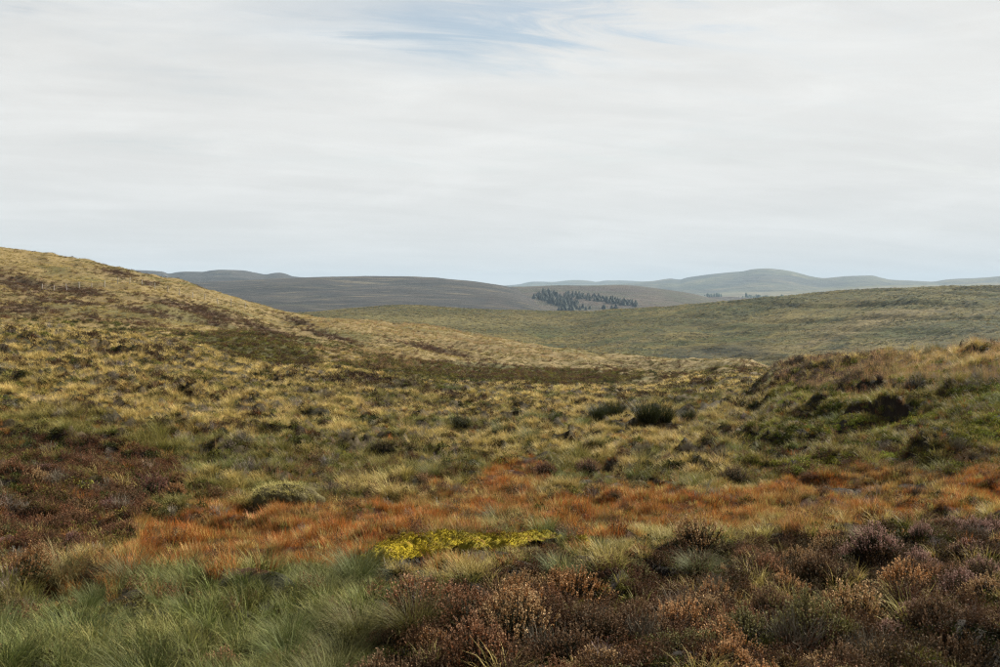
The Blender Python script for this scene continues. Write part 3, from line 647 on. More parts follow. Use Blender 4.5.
def grow():
    # --- moor grass
    def dens(r): return np.interp(r, [4, 10, 16, 25, 40, 60, 100, 160, 300], [52, 52, 40, 26, 14, 8, 4.2, 2.4, 1.3])
    x, y, z, g = sample(dens, 1)
    Zm = zones(x, y, z, 0.08); r = Zm['r']; n_ = len(x)
    pat = fbm(x * .22, y * .22, 4, 701) + .5 * fbm(x * .7, y * .7, 2, 702); pb = fbm(x * .05, y * .05, 4, 703)
    cl = 1 - 2 * np.abs(perlin(x * 1.15 + 5, y * 1.15, 31)); gap = ss(.28, .75, 1 - cl) * ss(9, 14, r) * ss(90, 50, r) * ss(-.15, .35, fbm(x * .13, y * .2, 3, 790))
    keep = np.ones(n_) * (0.62 + 0.5 * ss(-.4, .4, pat)) * (1 - .88 * gap)
    keep *= np.where(Zm['orange'], 0.05 + .26 * ss(.05, .45, fbm(x * .7, y * .7, 3, 719)), 1) * np.where(Zm['heath_f'], 0.10, 1) * np.where(Zm['heath_l'], 0.2, 1) * np.where(Zm['moss'], 0.16, 1) * np.where(Zm['pool'], .25, 1) * np.where(Zm['green'], 1.15, 1)
    keep *= np.where(Zm['bank'], 0.55, 1) * (1 - .75 * Zm['dark']) * np.where(Zm['mound'], .35, 1) * np.where(Zm['brown'], .8, 1)
    k = g.uniform(0, 1, n_) < keep; x, y, z, r, pat, pb = x[k], y[k], z[k], r[k], pat[k], pb[k]; Zm = {a: b[k] for a, b in Zm.items()}; n_ = len(x)
    # straw on the left slopes and hill, greener in the hollow at the centre and on the bank
    u, v = Zm['u'], Zm['v']
    gr = ss(-.1, .3, -.7 * pat + .6 * fbm(x * .6, y * .6, 3, 705) + .9 * fbm(x * .07, y * .11, 3, 708)) * .85 + .55 * ss(330, 520, u) * ss(20, 34, r) * ss(90, 50, r) * ss(-.3, .5, -pb) + .35 * ss(36, 20, r)
    gr += .5 * Zm['bank'] * ss(352, 400, v) + .5 * ss(105, 130, r) * ss(280, 340, u) - .5 * ss(420, 200, u) * ss(24, 40, r) + .35 * Zm['mound']; gr = np.clip(gr, 0, 1)
    g2 = np.clip(ss(.1, .5, fbm(x * .3, y * .3, 3, 706)) * .9, 0, 1)
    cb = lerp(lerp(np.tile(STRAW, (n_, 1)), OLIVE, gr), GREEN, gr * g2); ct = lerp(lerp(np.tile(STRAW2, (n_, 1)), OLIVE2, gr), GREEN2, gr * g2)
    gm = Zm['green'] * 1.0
    cb = lerp(cb, np.array([0.060, 0.086, 0.018]), gm * .85); ct = lerp(ct, np.array([0.22, 0.225, 0.075]), gm * .7)
    cb = jit(g, cb); ct = jit(g, ct, .14)
    fs = ss(80, 120, r); fp = fbm(x * .022 + y * .01, y * .085, 4, 771)
    cb = lerp(cb, np.array([0.25, 0.19, 0.060]), fs * .8); ct = lerp(ct, np.array([0.49, 0.38, 0.14]), fs * .8)
    cb = lerp(cb, np.array([0.085, 0.080, 0.022]), fs * .9 * ss(-.15, .25, fp)); ct = lerp(ct, np.array([0.17, 0.145, 0.045]), fs * .9 * ss(-.15, .25, fp))
    rd = ss(44, 54, r) * ss(78, 68, r) * ss(380, 300, u); cb = lerp(cb, STRAW, rd * .7); ct = lerp(ct, STRAW2 * 1.1, rd * .7)
    md = Zm['mound'] * 1.0; cb = lerp(cb, np.array([0.070, 0.062, 0.018]), md * .85); ct = lerp(ct, np.array([0.13, 0.11, 0.03]), md * .85)  # grass of mound and foot darkened to paint in their shade
    far = (r > 55) & (g.uniform(0, 1, n_) < ss(50, 75, r) + .2)
    idx = np.where(far, 6 + g.integers(0, 4, n_), g.integers(0, 6, n_))
    s = np.interp(r, [4, 12, 25, 60, 120, 300], [.62, .75, .95, 1.15, 1.5, 2.0]) * g.uniform(.7, 1.3, n_) * np.where(Zm['green'], 1.0, 1) * np.where(Zm['orange'], .8, 1) * (0.58 + 0.72 * ss(-.35, .4, fbm(x * .8, y * .8, 3, 709)))
    hgt = np.interp(r, [4, 75, 100, 300], [1, .95, .55, .42])
    scl = np.stack([s, s, s * hgt], -1)
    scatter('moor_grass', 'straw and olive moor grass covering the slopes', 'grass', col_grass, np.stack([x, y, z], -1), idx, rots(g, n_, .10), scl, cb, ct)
    # --- orange sedge
    x, y, z, g = sample(lambda r: np.interp(r, [4, 9, 14, 20, 28, 40], [30, 110, 110, 80, 55, 30]), 2, rmin=8, rmax=42)
    Zm = zones(x, y, z, .06); n_ = len(x); sp = fbm(x * .5, y * .5, 3, 711)
    den = np.where(Zm['orange'], .62 + .6 * ss(-.35, .3, sp), .05 + .25 * ss(.25, .6, sp)) * np.where(Zm['pool'] | Zm['moss'], 0.0, 1) * np.where(Zm['heath_f'] | Zm['green'], .3, 1) * np.where(Zm['r'] < 9.5, .3, 1)
    k = g.uniform(0, 1, n_) < den; x, y, z = x[k], y[k], z[k]; Zm = {a: b[k] for a, b in Zm.items()}; n_ = len(x)
    w = .85 * ss(-.2, .55, fbm(x * .4, y * .4, 3, 712) + .45 * fbm(x * 2, y * 2, 2, 713))
    cb = lerp(np.tile(RUST, (n_, 1)), np.array([0.17, 0.10, 0.03]), w); ct = lerp(np.tile(RUST2, (n_, 1)), np.array([0.38, 0.22, 0.075]), w)
    q3 = g.uniform(0, 1, n_); st_ = (q3 < .13) * .9; gn_ = (q3 > .88) * .9; cb = lerp(lerp(cb, STRAW * .8, st_), OLIVE, gn_); ct = lerp(lerp(ct, STRAW2, st_), OLIVE2, gn_); cb = jit(g, cb, .3); ct = jit(g, ct, .32)
    s = g.uniform(.55, 1.15, n_) * (.7 + .55 * ss(-.4, .4, fbm(x * 1.4, y * 1.4, 2, 714)))
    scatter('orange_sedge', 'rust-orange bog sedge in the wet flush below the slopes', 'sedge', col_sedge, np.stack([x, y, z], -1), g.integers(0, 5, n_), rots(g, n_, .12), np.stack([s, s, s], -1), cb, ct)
    # --- low mat of bilberry and moss
    x, y, z, g = sample(lambda r: np.interp(r, [4, 10, 20, 40, 60, 110, 130], [45, 45, 24, 16, 8, 4, 3]), 3, rmax=130, h=.15)
    Zm = zones(x, y, z, .05); n_ = len(x); mp_ = fbm(x * .35, y * .35, 4, 721)
    den = .12 + .65 * ss(.05, .4, mp_); den = np.where(Zm['bank'], .4 + .6 * ss(-.2, .2, mp_), den); den = np.where(Zm['heath_f'] | Zm['heath_l'], .8, den); den = np.where(Zm['green'], .6, den); den = np.where(Zm['mound'], .8, den)
    den = den * np.where(Zm['orange'], .3, 1) * np.where(Zm['moss'] | Zm['pool'], 0, 1) * np.where(Zm['brown'], .3, 1) * (1 - .8 * ss(.4, .8, steep_at(x, y)))
    k = g.uniform(0, 1, n_) < den; x, y, z = x[k], y[k], z[k]; Zm = {a: b[k] for a, b in Zm.items()}; n_ = len(x); r = Zm['r']
    w = ss(-.2, .4, fbm(x * .5, y * .5, 3, 722)); w2 = ss(.1, .5, fbm(x * .9, y * .9, 2, 723))
    cb = lerp(np.tile([0.026, 0.030, 0.008], (n_, 1)), np.array([0.11, 0.105, 0.022]), w); cb = lerp(cb, np.array([0.075, 0.040, 0.020]), w2 * .8)
    cb = lerp(cb, np.array([0.17, 0.18, 0.026]), .8 * Zm['bank'] * (.3 + .7 * w)); cb = lerp(cb, np.array([0.15, 0.125, 0.03]), .5 * Zm['mound'])
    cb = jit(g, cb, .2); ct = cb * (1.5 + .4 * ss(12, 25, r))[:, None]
    s = np.interp(r, [4, 10, 20, 60, 130], [.55, .75, 1.2, 1.9, 2.6]) * g.uniform(.7, 1.5, n_)
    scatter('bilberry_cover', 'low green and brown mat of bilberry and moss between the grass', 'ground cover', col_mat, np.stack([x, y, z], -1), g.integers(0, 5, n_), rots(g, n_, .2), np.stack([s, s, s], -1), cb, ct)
    # --- small heather sprigs: filling between the bushes and the patches and painted fold shade of the slopes and hill
    x, y, z, g = sample(lambda r: np.interp(r, [4, 12, 24, 40, 80, 160, 300], [32, 24, 12, 8, 3.2, 1.6, 1.0]), 4)
    Zm = zones(x, y, z, .1); n_ = len(x); r = Zm['r']; hp = fbm(x * .2, y * .2, 4, 731) + .7 * fbm(x * .8, y * .8, 3, 732)
    den = .65 * ss(.22, .45, hp) * ss(220, 60, r) + .95 * Zm['dark'] + .02; den = np.where(Zm['heath_f'], .9, den); den = np.where(Zm['heath_l'], .85, den); den = np.where(Zm['orange'], .10, den); den = np.where(Zm['moss'] | Zm['pool'], 0, den); den = np.where(Zm['green'], .05, den)
    den = np.where(Zm['bank'], .10 * ss(-.1, .3, hp) + .4 * ss(425, 455, Zm['v']), den); den = np.where(Zm['greyh'], .9, den); den = np.where(Zm['mound'], .35, den)
    k = g.uniform(0, 1, n_) < den; x, y, z, r = x[k], y[k], z[k], r[k]; Zm = {a: b[k] for a, b in Zm.items()}; n_ = len(x)
    cb = np.tile([0.080, 0.048, 0.026], (n_, 1)); w = ss(-.2, .4, fbm(x * .6, y * .6, 3, 733)); cb = lerp(cb, np.array([0.075, 0.062, 0.03]), w * .7); ct = lerp(np.tile([0.19, 0.095, 0.045], (n_, 1)), np.array([0.17, 0.12, 0.06]), w * .8)
    hl = Zm['heath_l'] * 1.0; cb = lerp(cb, np.array([.05, .026, .015]), hl * .7); ct = lerp(ct, np.array([.135, .055, .030]), hl * .7)
    hf = (Zm['heath_f'] * .5)[:, None]; ct = ct * (1 - hf); cb = cb * (1 - hf)
    gh = Zm['greyh'] * 1.0; ct = lerp(ct, np.array([0.30, 0.21, 0.17]), gh * .9); cb = lerp(cb, np.array([0.14, 0.10, 0.075]), gh * .8)
    ct = lerp(ct, np.array([0.085, 0.048, 0.036]), Zm['dark'] * .8); mdw = (ss(20, 26, r) * ss(120, 70, r) * .55)[:, None]; ct = ct * (1 - mdw); cb = cb * (1 - mdw)
    cb = jit(g, cb, .2); ct = jit(g, ct, .2); idx = np.where(r > 40, 4 + g.integers(0, 4, n_), g.integers(0, 4, n_))
    s = np.interp(r, [4, 25, 60, 120, 300], [.75, 1.1, 1.8, 2.6, 3.4]) * g.uniform(.7, 1.4, n_); hg = np.interp(r, [4, 60, 150], [1, .8, .5])
    scatter('heather_sprigs', 'small brown heather sprigs growing through the grass and in dark hillside patches, partly standing in for shaded folds', 'heather', col_sprig, np.stack([x, y, z], -1), idx, rots(g, n_, .2), np.stack([s, s, s * hg], -1), cb, ct)
    # --- bleached dead twigs
    x, y, z, g = sample(lambda r: np.interp(r, [4, 12, 24, 40, 70], [5, 4, 3, 2, 1]), 5, rmax=70)
    Zm = zones(x, y, z, .10); n_ = len(x); r = Zm['r']; hp = fbm(x * .3, y * .3, 3, 741)
    den = .75 * ss(.12, .4, hp) + .05; den = np.where(Zm['heath_f'] | Zm['heath_l'], .04 + .4 * ss(.1, .4, hp), den) * np.where(Zm['moss'] | Zm['pool'] | Zm['green'], 0, 1) * np.where(Zm['orange'], .25, 1)
    k = g.uniform(0, 1, n_) < den; x, y, z, r = x[k], y[k], z[k], r[k]; n_ = len(x)
    cb = jit(g, np.tile([0.20, 0.165, 0.13], (n_, 1)), .2); ct = jit(g, np.tile([0.36, 0.32, 0.28], (n_, 1)), .2); s = np.interp(r, [4, 20, 70], [.8, 1.2, 1.9]) * g.uniform(.6, 1.3, n_)
    scatter('bleached_twigs', 'bleached grey dead heather twigs among the living plants', 'dead twigs', col_dead, np.stack([x, y, z], -1), g.integers(0, 5, n_), rots(g, n_, .15), np.stack([s, s, s], -1), cb, ct)
    # --- brown rush stems: crest of the bank, and the knoll beyond the hollow
    x, y, z, g = sample(lambda r: np.interp(r, [18, 30, 50, 60, 120, 240], [26, 22, 12, 2, 1.6, 1.1]), 6, rmin=18, rmax=240)
    Zm = zones(x, y, z, .15); n_ = len(x); r = Zm['r']
    den = np.where(Zm['brown'] & (r < 60), .42, 0.012) + np.where((Zm['rush'] | Zm['rush2']) & (r > 60), .45, 0) + np.where(Zm['greyh'] & (r < 60), .45, 0)
    k = g.uniform(0, 1, n_) < den; x, y, z, r = x[k], y[k], z[k], r[k]; Zm = {a: b[k] for a, b in Zm.items()}; n_ = len(x)
    cb = jit(g, np.tile([0.26, 0.19, 0.08], (n_, 1)), .3); ct = jit(g, np.tile([0.34, 0.21, 0.10], (n_, 1)), .3); s = np.interp(r, [20, 45, 100, 240], [.7, .85, 1.7, 2.4]) * g.uniform(.55, 1.25, n_); hg = np.interp(r, [40, 100, 240], [1, .6, .45])
    scatter('brown_rushes', 'tall red-brown seeding rush stems on the crest of the bank', 'rushes', col_rush, np.stack([x, y, z], -1), g.integers(0, 4, n_), rots(g, n_, .08), np.stack([s, s, s * hg], -1), cb, ct)
def grow_hill():
    g = np.random.default_rng(88); n_ = 90000; r = np.sqrt(g.uniform(470 ** 2, 1080 ** 2, n_)); a = g.uniform(-R(27), R(27), n_); x, y = np.sin(a) * r, np.cos(a) * r
    k = mid.visible(x, y, .5); u = PW / 2 + np.tan(a) * F; pt = fbm(x * .012, y * .02, 4, 811) + .5 * fbm(x * .06, y * .08, 3, 812)
    k &= g.uniform(0, 1, n_) < .25 + .7 * ss(-.2, .4, pt); x, y, r, u, pt = x[k], y[k], r[k], u[k], pt[k]; n_ = len(x); z = mid.height(x, y)
    dk = g.uniform(0, 1, n_) < .35 + .45 * ss(600, 720, u) * ss(.0, .4, pt)
    cb = np.where(dk[:, None], np.array([[.030, .034, .010]]), np.array([[.155, .125, .036]])); ct = np.where(dk[:, None], np.array([[.055, .058, .018]]), np.array([[.27, .205, .075]]))
    s = g.uniform(1.6, 4.2, n_)
    scatter('hillside_tussocks', 'dark and straw tussocks dotting the hillside across the valley', 'tussocks', col_grass, np.stack([x, y, z], -1), 6 + g.integers(0, 4, n_), rots(g, n_, .1), np.stack([s * 1.3, s * 1.3, s * .8], -1) / .66, jit(g, cb, .25), jit(g, ct, .25))
grow_hill()
steep_grid = steep.reshape(near.Z.shape)
def steep_at(x, y):
    a = np.arctan2(x, y); l = np.log(np.hypot(x, y)); i = np.clip(np.searchsorted(near.az, a), 0, len(near.az) - 1); j = np.clip(((l - near.lr[0]) / (near.lr[1] - near.lr[0])).astype(int), 0, len(near.lr) - 1)
    return steep_grid[i, j]
grow()

# ------------------------------------------------------------------ single plants
def ground_at(u, v):
    """where the line of sight through a photo pixel meets the moor"""
    r = np.exp(np.linspace(math.log(3), math.log(330), 1500)); az = math.atan((u - PW / 2) / F); x, y = np.sin(az) * r, np.cos(az) * r
    z = near.height(x, y); s = float(slope_of(v)); k = np.argmax(z >= s * r); return float(x[k]), float(y[k]), float(z[k])
def thing(name, protos, loc, rz, s, cols, label, cat, group=None, sink=0.0, tilt=(0, 0), KA=0.52, ps=0.66):
    s = tuple(q_ * ps for q_ in s) if isinstance(s, tuple) else s * ps
    root = empty(name, (loc[0], loc[1], loc[2] - sink)); root.rotation_euler = (tilt[0], tilt[1], rz); root.scale = s if isinstance(s, tuple) else (s, s, s)
    for (pn, me), c in zip(protos, cols):
        o = bpy.data.objects.new(pn, me); o.parent = root; C.objects.link(o); o.color = (*[float(max(q_, 0)) * KA for q_ in c], 1)
    return tag(root, label, cat, group)

HP = []
for i in range(7):
    st, fl, lv = heather_parts(900 + 13 * i, .27 + .02 * (i % 3), .27 + .025 * (i % 4), 250)
    HP.append([('stems', part_mesh('heather_stems_%d' % i, st, M_TWIG_O)), ('flower_spikes', part_mesh('heather_flowers_%d' % i, fl, M_FLOWER_O)), ('leaves', part_mesh('heather_leaves_%d' % i, lv, M_LEAF_O))])
def poisson_pts(cand, dmin):
    keep = []; cell = {}
    for i, (x, y) in enumerate(cand):
        d = dmin * (0.8 + 0.4 * ((i * 7919) % 100) / 100); ci = (int(x // .5), int(y // .5)); ok = True
        for a in (-1, 0, 1):
            for b in (-1, 0, 1):
                for (p, q_) in cell.get((ci[0] + a, ci[1] + b), ()):
                    if (p - x) ** 2 + (q_ - y) ** 2 < d * d: ok = False
        if ok: keep.append(i); cell.setdefault(ci, []).append((x, y))
    return keep
def heather_bushes():
    g = np.random.default_rng(31)
    x, y, z, _ = sample(lambda r: 34 if r < 26 else 0, 41, rmin=4.6, rmax=26, h=.3, amax=R(26.5), fine=False)
    Zm = zones(x, y, z, .10); dens_p = fbm(x * .6, y * .6, 3, 801)
    ok = (Zm['heath_f'] & (dens_p > -.42)) | (Zm['heath_l'] & (dens_p > -.35))
    x, y, z = x[ok], y[ok], z[ok]; Zm = {a: b[ok] for a, b in Zm.items()}
    ok = ~((Zm['u'] > 330) & (Zm['u'] < 620) & (Zm['v'] < 578)); x, y, z = x[ok], y[ok], z[ok]; Zm = {a: b[ok] for a, b in Zm.items()}
    lf = Zm['heath_l']; i1 = np.flatnonzero(~lf); i2 = np.flatnonzero(lf)
    kp = np.concatenate([i1[poisson_pts(list(zip(x[i1], y[i1])), .33)][:205], i2[poisson_pts(list(zip(x[i2], y[i2])), .40)][:85]])
    TONES = [('orange-brown', (.30, .125, .036)), ('chocolate-brown', (.125, .064, .030)), ('rust-red', (.20, .078, .032)), ('tan', (.28, .15, .058)), ('olive-brown', (.105, .090, .028))]
    for i in kp:
        uu, vv = Zm['u'][i], Zm['v'][i]; left = bool(Zm['heath_l'][i])
        pink = float(ss(800, 950, uu) * ss(680, 560, vv)); t = int(g.choice(5, p=(.12, .36, .32, .08, .12) if left else (.34, .22, .18, .14, .12)))
        tone, fc = TONES[t]; fc = np.array(fc) * g.uniform(.85, 1.15) * (.95 if left else 1.1)
        if left and g.uniform() < .14: tone, fc = 'mauve-tinged', np.array([.21, .10, .095])
        if not left and g.uniform() < pink * .6: tone, fc = 'pink flowering', np.array([.30, .155, .125]) * g.uniform(.8, 1.1)
        s = float(np.clip(g.lognormal(-.12, .27), .5, 1.5)); hs = float(g.uniform(.75, 1.25))
        size = 'small' if s < .75 else ('large' if s > 1.1 else 'mid-sized')
        if hs > 1.12: size += ' tall'
        elif hs < .85: size += ' flat'
        if left: where = 'in the dark bank above the orange sedge'
        elif vv < 565 and uu > 800: where = 'between the bog pool and the brown carpet'
        elif vv < 575: where = 'along the front edge of the orange sedge'
        elif uu < 560: where = 'in the carpet beside the green tussocks and yellow moss'
        else: where = 'deep in the brown heather carpet'
        lab = '%s %s heather bush %s' % (size, tone, where)
        lc = np.array([.018, .018, .006]) * g.uniform(.6, 1.5) + np.array([.02, .004, 0]) * g.uniform(); sc = np.array([.040, .029, .020]) * g.uniform(.7, 1.6)
        pr = HP[int(g.integers(0, len(HP)))]
        thing('heather_bush', pr, (x[i], y[i], z[i]), g.uniform(0, 6.28), (s, s, s * hs), (sc, fc, lc), lab, 'heather', 'heather bushes ' + where, .03, (g.normal(0, .12), g.normal(0, .12)), ps=.58)
    # single bushes standing on their own
    for (u, v, s, c, lab) in ((545,475,1.15,(.15,.07,.045),'round dark heather bush at the upper edge of the orange sedge'),(588,472,1.35,(.17,.078,.048),'wide rust-topped heather bush beside the pale arching grass'),
                           (670,462,1.2,(.14,.075,.05),'heather bush with grey twigs beside it, left of the dark bank'),(735,478,1.35,(.13,.085,.05),'low spreading heather mound at the edge of the orange sedge'),
                           (150,486,1.5,(.14,.05,.038),'large crimson-brown heather bush at the end of the dark bank'),(395,490,.9,(.13,.06,.04),'small heather bush above the sedge beside the grass hummock'),
                           (520,497,1.0,(.10,.07,.04),'dark low heather bush surrounded by orange sedge'),(380,452,1.2,(.10,.07,.035),'dark heather bush on the straw slope'),(460,428,1.6,(.06,.065,.025),'dark green heather bush in the pale hollow'),
                           (218,662,.7,(.30,.12,.055),'small orange-brown heather sprig bush in front of the green tussocks'),(918,484,.8,(.09,.06,.045),'small dark heather tuft by the peat pool')):
        p = ground_at(u, v); thing('heather_bush', HP[int(g.integers(0, len(HP)))], p, g.uniform(0, 6.28), s, ((.05, .036, .026), c, (.028, .029, .010)), lab, 'heather', None, .03)
heather_bushes()

DP = [[('stems', part_mesh('dead_heather_stems_%d' % i, dead_clump(40 + i, 90, .33, .38, .0026), M_TWIG_O))] for i in range(4)]
def dead_bushes():
    g = np.random.default_rng(77)
    spots = [(118,500,1.1),(92,484,1.0),(58,470,1.0),(330,492,1.25),(312,496,1.0),(700,468,1.3),(722,455,1.2),(690,450,1.1),(645,452,1.1),(420,600,.9),(435,585,.8),(640,640,1.0),(690,620,1.0),(720,600,.9),(795,640,1.0),(870,640,.9),(590,630,.9),(545,662,.9),(240,440,1.4),(110,418,1.5),(60,412,1.5),(200,452,1.2),(960,440,1.2),(985,448,1.1),(905,458,1.0),(345,440,1.3),(300,395,2.0),(325,398,1.8),(980,520,.7),(455,495,.9)]
    for u, v, s in spots:
        p = ground_at(u, v); c = np.array([.20, .165, .120]) * g.uniform(.75, 1.2)
        nearw = 'in the brown heather carpet' if v > 560 else ('on the straw slope' if v < 445 and u < 600 else ('by the dark heather bank' if u < 130 else ('at the edge of the orange sedge' if u < 800 else 'on the mossy right bank')))
        thing('dead_heather', DP[int(g.integers(0, 4))], p, g.uniform(0, 6.28), float(s * g.uniform(.85, 1.15)), (c,), 'bleached grey dead heather bush ' + nearw.replace(' right', ''), 'dead heather', 'dead heather ' + nearw.replace(' right', ''), .03, (g.normal(0, .12), g.normal(0, .12)))
dead_bushes()

TP = [[('blades', part_mesh('tussock_blades_%d' % i, blades(900, .17, .50 + .04 * i, .0021, .75, 1.05, 1000 + i, 4, .4), M_GRASS_O))] for i in range(4)]
RP = [[('stems', part_mesh('rush_stems_%d' % i, blades(620, .22, .75, .0045, .55, .25, 1100 + i, 3, .35), M_RUSH_O))] for i in range(3)]
def tussocks():
    g = np.random.default_rng(91)
    x, y, z, _ = sample(lambda r: 26 if r < 14 else 0, 43, rmin=4.4, rmax=14, h=.3, amax=R(26.5), fine=False); Zm = zones(x, y, z, .15)
    ok = Zm['green'] & ~((Zm['u'] > 325) & (Zm['u'] < 530) & (Zm['v'] < 592)); x, y, z = x[ok], y[ok], z[ok]; Zm = {a: b[ok] for a, b in Zm.items()}
    for i in poisson_pts(list(zip(x, y)), .33):
        w = float(ss(260, 420, Zm['u'][i])); c = lerp(np.array([[.058, .084, .018]]), np.array([.105, .095, .024]), np.array([w]))[0] * g.uniform(.6, 1.35); s = float(g.uniform(.42, .82))
        size = 'small' if s < .6 else ('large' if s > .8 else 'mid-sized'); tone = ('dark green', 'mid-green', 'pale green')[int(np.clip((c.sum() - .14) / .05, 0, 2))]
        where = 'in the lush patch below the orange sedge' if w < .5 else 'between the lush patch and the brown heather'
        lab = ('%s %s grass tussock %s' % (size, tone, where), 'grass tussocks ' + where)
        thing('grass_tussock', TP[int(g.integers(0, 4))], (x[i], y[i], z[i]), g.uniform(0, 6.28), (s, s, s * float(g.uniform(.8, 1.1))), (c,), lab[0], 'tussock', lab[1], .03, (g.normal(0, .1), g.normal(0, .1)))
    for (u, v, s, c, lab) in ((600,446,1.0,(.16,.155,.05),'pale arching grass tussock in front of the dark rush clumps'),(640,462,1.1,(.17,.155,.05),'arching straw-tipped tussock beside the rust-topped heather'),(500,436,1.2,(.10,.12,.04),'green tussock in the pale hollow'),(530,440,1.1,(.12,.13,.045),'soft green tussock above the orange sedge'),
                           (500,526,.8,(.075,.09,.03),'dark green tussock behind the yellow moss'),(560,575,.6,(.10,.13,.04),'upright green grass tuft rising from the brown heather'),(590,580,.55,(.10,.13,.04),'short green grass tuft beside the upright one in brown heather'),(700,570,.6,(.10,.12,.05),'grass tuft in heather below the middle of the orange sedge'),
                           (128,570,.8,(.09,.085,.03),'olive tussock in the orange sedge beside the lush green patch'),(870,532,.6,(.24,.20,.08),'straw-yellow grass tuft at the front edge of the sedge'),(60,562,.9,(.16,.13,.05),'straw tussock under the dark heather bank'),(430,478,.9,(.13,.13,.045),'pale tussock at the edge of the sedge'),(355,575,.8,(.10,.12,.04),'green tussock at the near edge of the yellow moss')):
        p = ground_at(u, v); thing('grass_tussock', TP[int(g.integers(0, 4))], p, g.uniform(0, 6.28), s, (c,), lab, 'tussock', None, .03)
    for (u, v, s, lab) in ((612,418,1.5,'tall dark green rush clump in the pale hollow'),(598,420,1.15,'lower dark rush clump leaning against the tall one'),(648,420,1.45,'dark rush clump with a ragged top near the bank'),(664,420,1.2,'low dark rush clump at the end of the ragged one'),(688,419,.9,'small rush tuft beside the ragged clump')):
        p = ground_at(u, v); thing('rush_clump', RP[int(g.integers(0, 3))], p, g.uniform(0, 6.28), (s * 1.2, s, s * .9), ((.024, .028, .007),), lab, 'rush', None, .04)
tussocks()

# ------------------------------------------------------------------ moss cushion, hummock, pool, stones
def moss_cushion():
    xs = np.arange(-2.0, 1.5, .018); ys = np.arange(8.6, 13.2, .018); X, Y = np.meshgrid(xs, ys, indexing='ij'); Zg = near.height(X, Y)
    Zm = zones(X, Y, Zg, .04); msk = Zm['moss']
    # cushions: cells of a jittered lattice
    g = np.random.default_rng(5); best = np.full(X.shape, 9.0); pitch = .055
    for dx in (-1, 0, 1):
        for dy in (-1, 0, 1):
            ci = np.floor(X / pitch) + dx; cj = np.floor(Y / pitch) + dy; hsh = np.sin(ci * 127.1 + cj * 311.7) * 43758.5; hx = hsh - np.floor(hsh); hs2 = np.sin(ci * 269.5 + cj * 183.3) * 24634.6; hy = hs2 - np.floor(hs2)
            best = np.minimum(best, np.hypot((ci + hx) * pitch - X, (cj + hy) * pitch - Y))
    bl_ = msk.astype(float)
    for _ in range(7): bl_ = (bl_ + np.roll(bl_, 2, 0) + np.roll(bl_, -2, 0) + np.roll(bl_, 2, 1) + np.roll(bl_, -2, 1)) / 5
    edge = ss(.25, .75, bl_)
    Z = Zg - .03 + .085 * edge + (.012 + .026 * edge) * np.maximum(0, 1 - (best / (pitch * .75)) ** 2) + .025 * fbm(X * 2, Y * 2, 4, 61)
    idx = np.arange(X.size).reshape(X.shape); c = msk[:-1, :-1] & msk[1:, :-1] & msk[1:, 1:] & msk[:-1, 1:]
    q = np.stack([idx[:-1, :-1], idx[1:, :-1], idx[1:, 1:], idx[:-1, 1:]], -1)[c]
    us, inv = np.unique(q, return_inverse=True); V = np.stack([X, Y, Z], -1).reshape(-1, 3)[us]
    m_ = NT('yellow_moss'); a = m_.noise(9, 6, .7); b = m_.noise(1.7, 6, .65)
    col = m_.mix(m_.ramp(b, .40, .62), (0.22, 0.165, 0.008), (0.10, 0.09, 0.012)); col = m_.mix(m_.ramp(a, .55, .66), col, (0.13, 0.075, 0.018))
    mat = m_.end(m_.principled(col, .95, .05, m_.bump(m_.noise(60, 6, .8), 1.0, .03)))
    root = empty('moss_patch', (-.4, 10.8, float(near.height(np.array([-.4]), np.array([10.8]))[0]))); tag(root, 'bright yellow-green moss cushion spread in front of the orange sedge', 'moss')
    off = np.array(root.location)
    obj('cushion', mesh_np('moss_cushion', V - off, [inv.reshape(-1, 4)], [mat], None, True), root)
    # upright shoots that make the surface rough
    k = g.integers(0, len(V), 60000); p = V[k] - off + np.stack([g.normal(0, .006, 60000), g.normal(0, .006, 60000), np.full(60000, -.004)], -1)
    kk = fbm(V[k, 0] * 1.6, V[k, 1] * 1.6, 4, 66); ok = g.uniform(0, 1, 60000) < .5 + 1.2 * kk; p = p[ok]
    F_ = flakes(p, g.normal(0, .6, p.shape) + np.array([0, 0, 1.3]), .011, 67, 0.0, .35)
    o = obj('shoots', part_mesh('moss_shoots', F_, M_LEAF_O), root); o.color = (.145, .105, .007, 1)
moss_cushion()

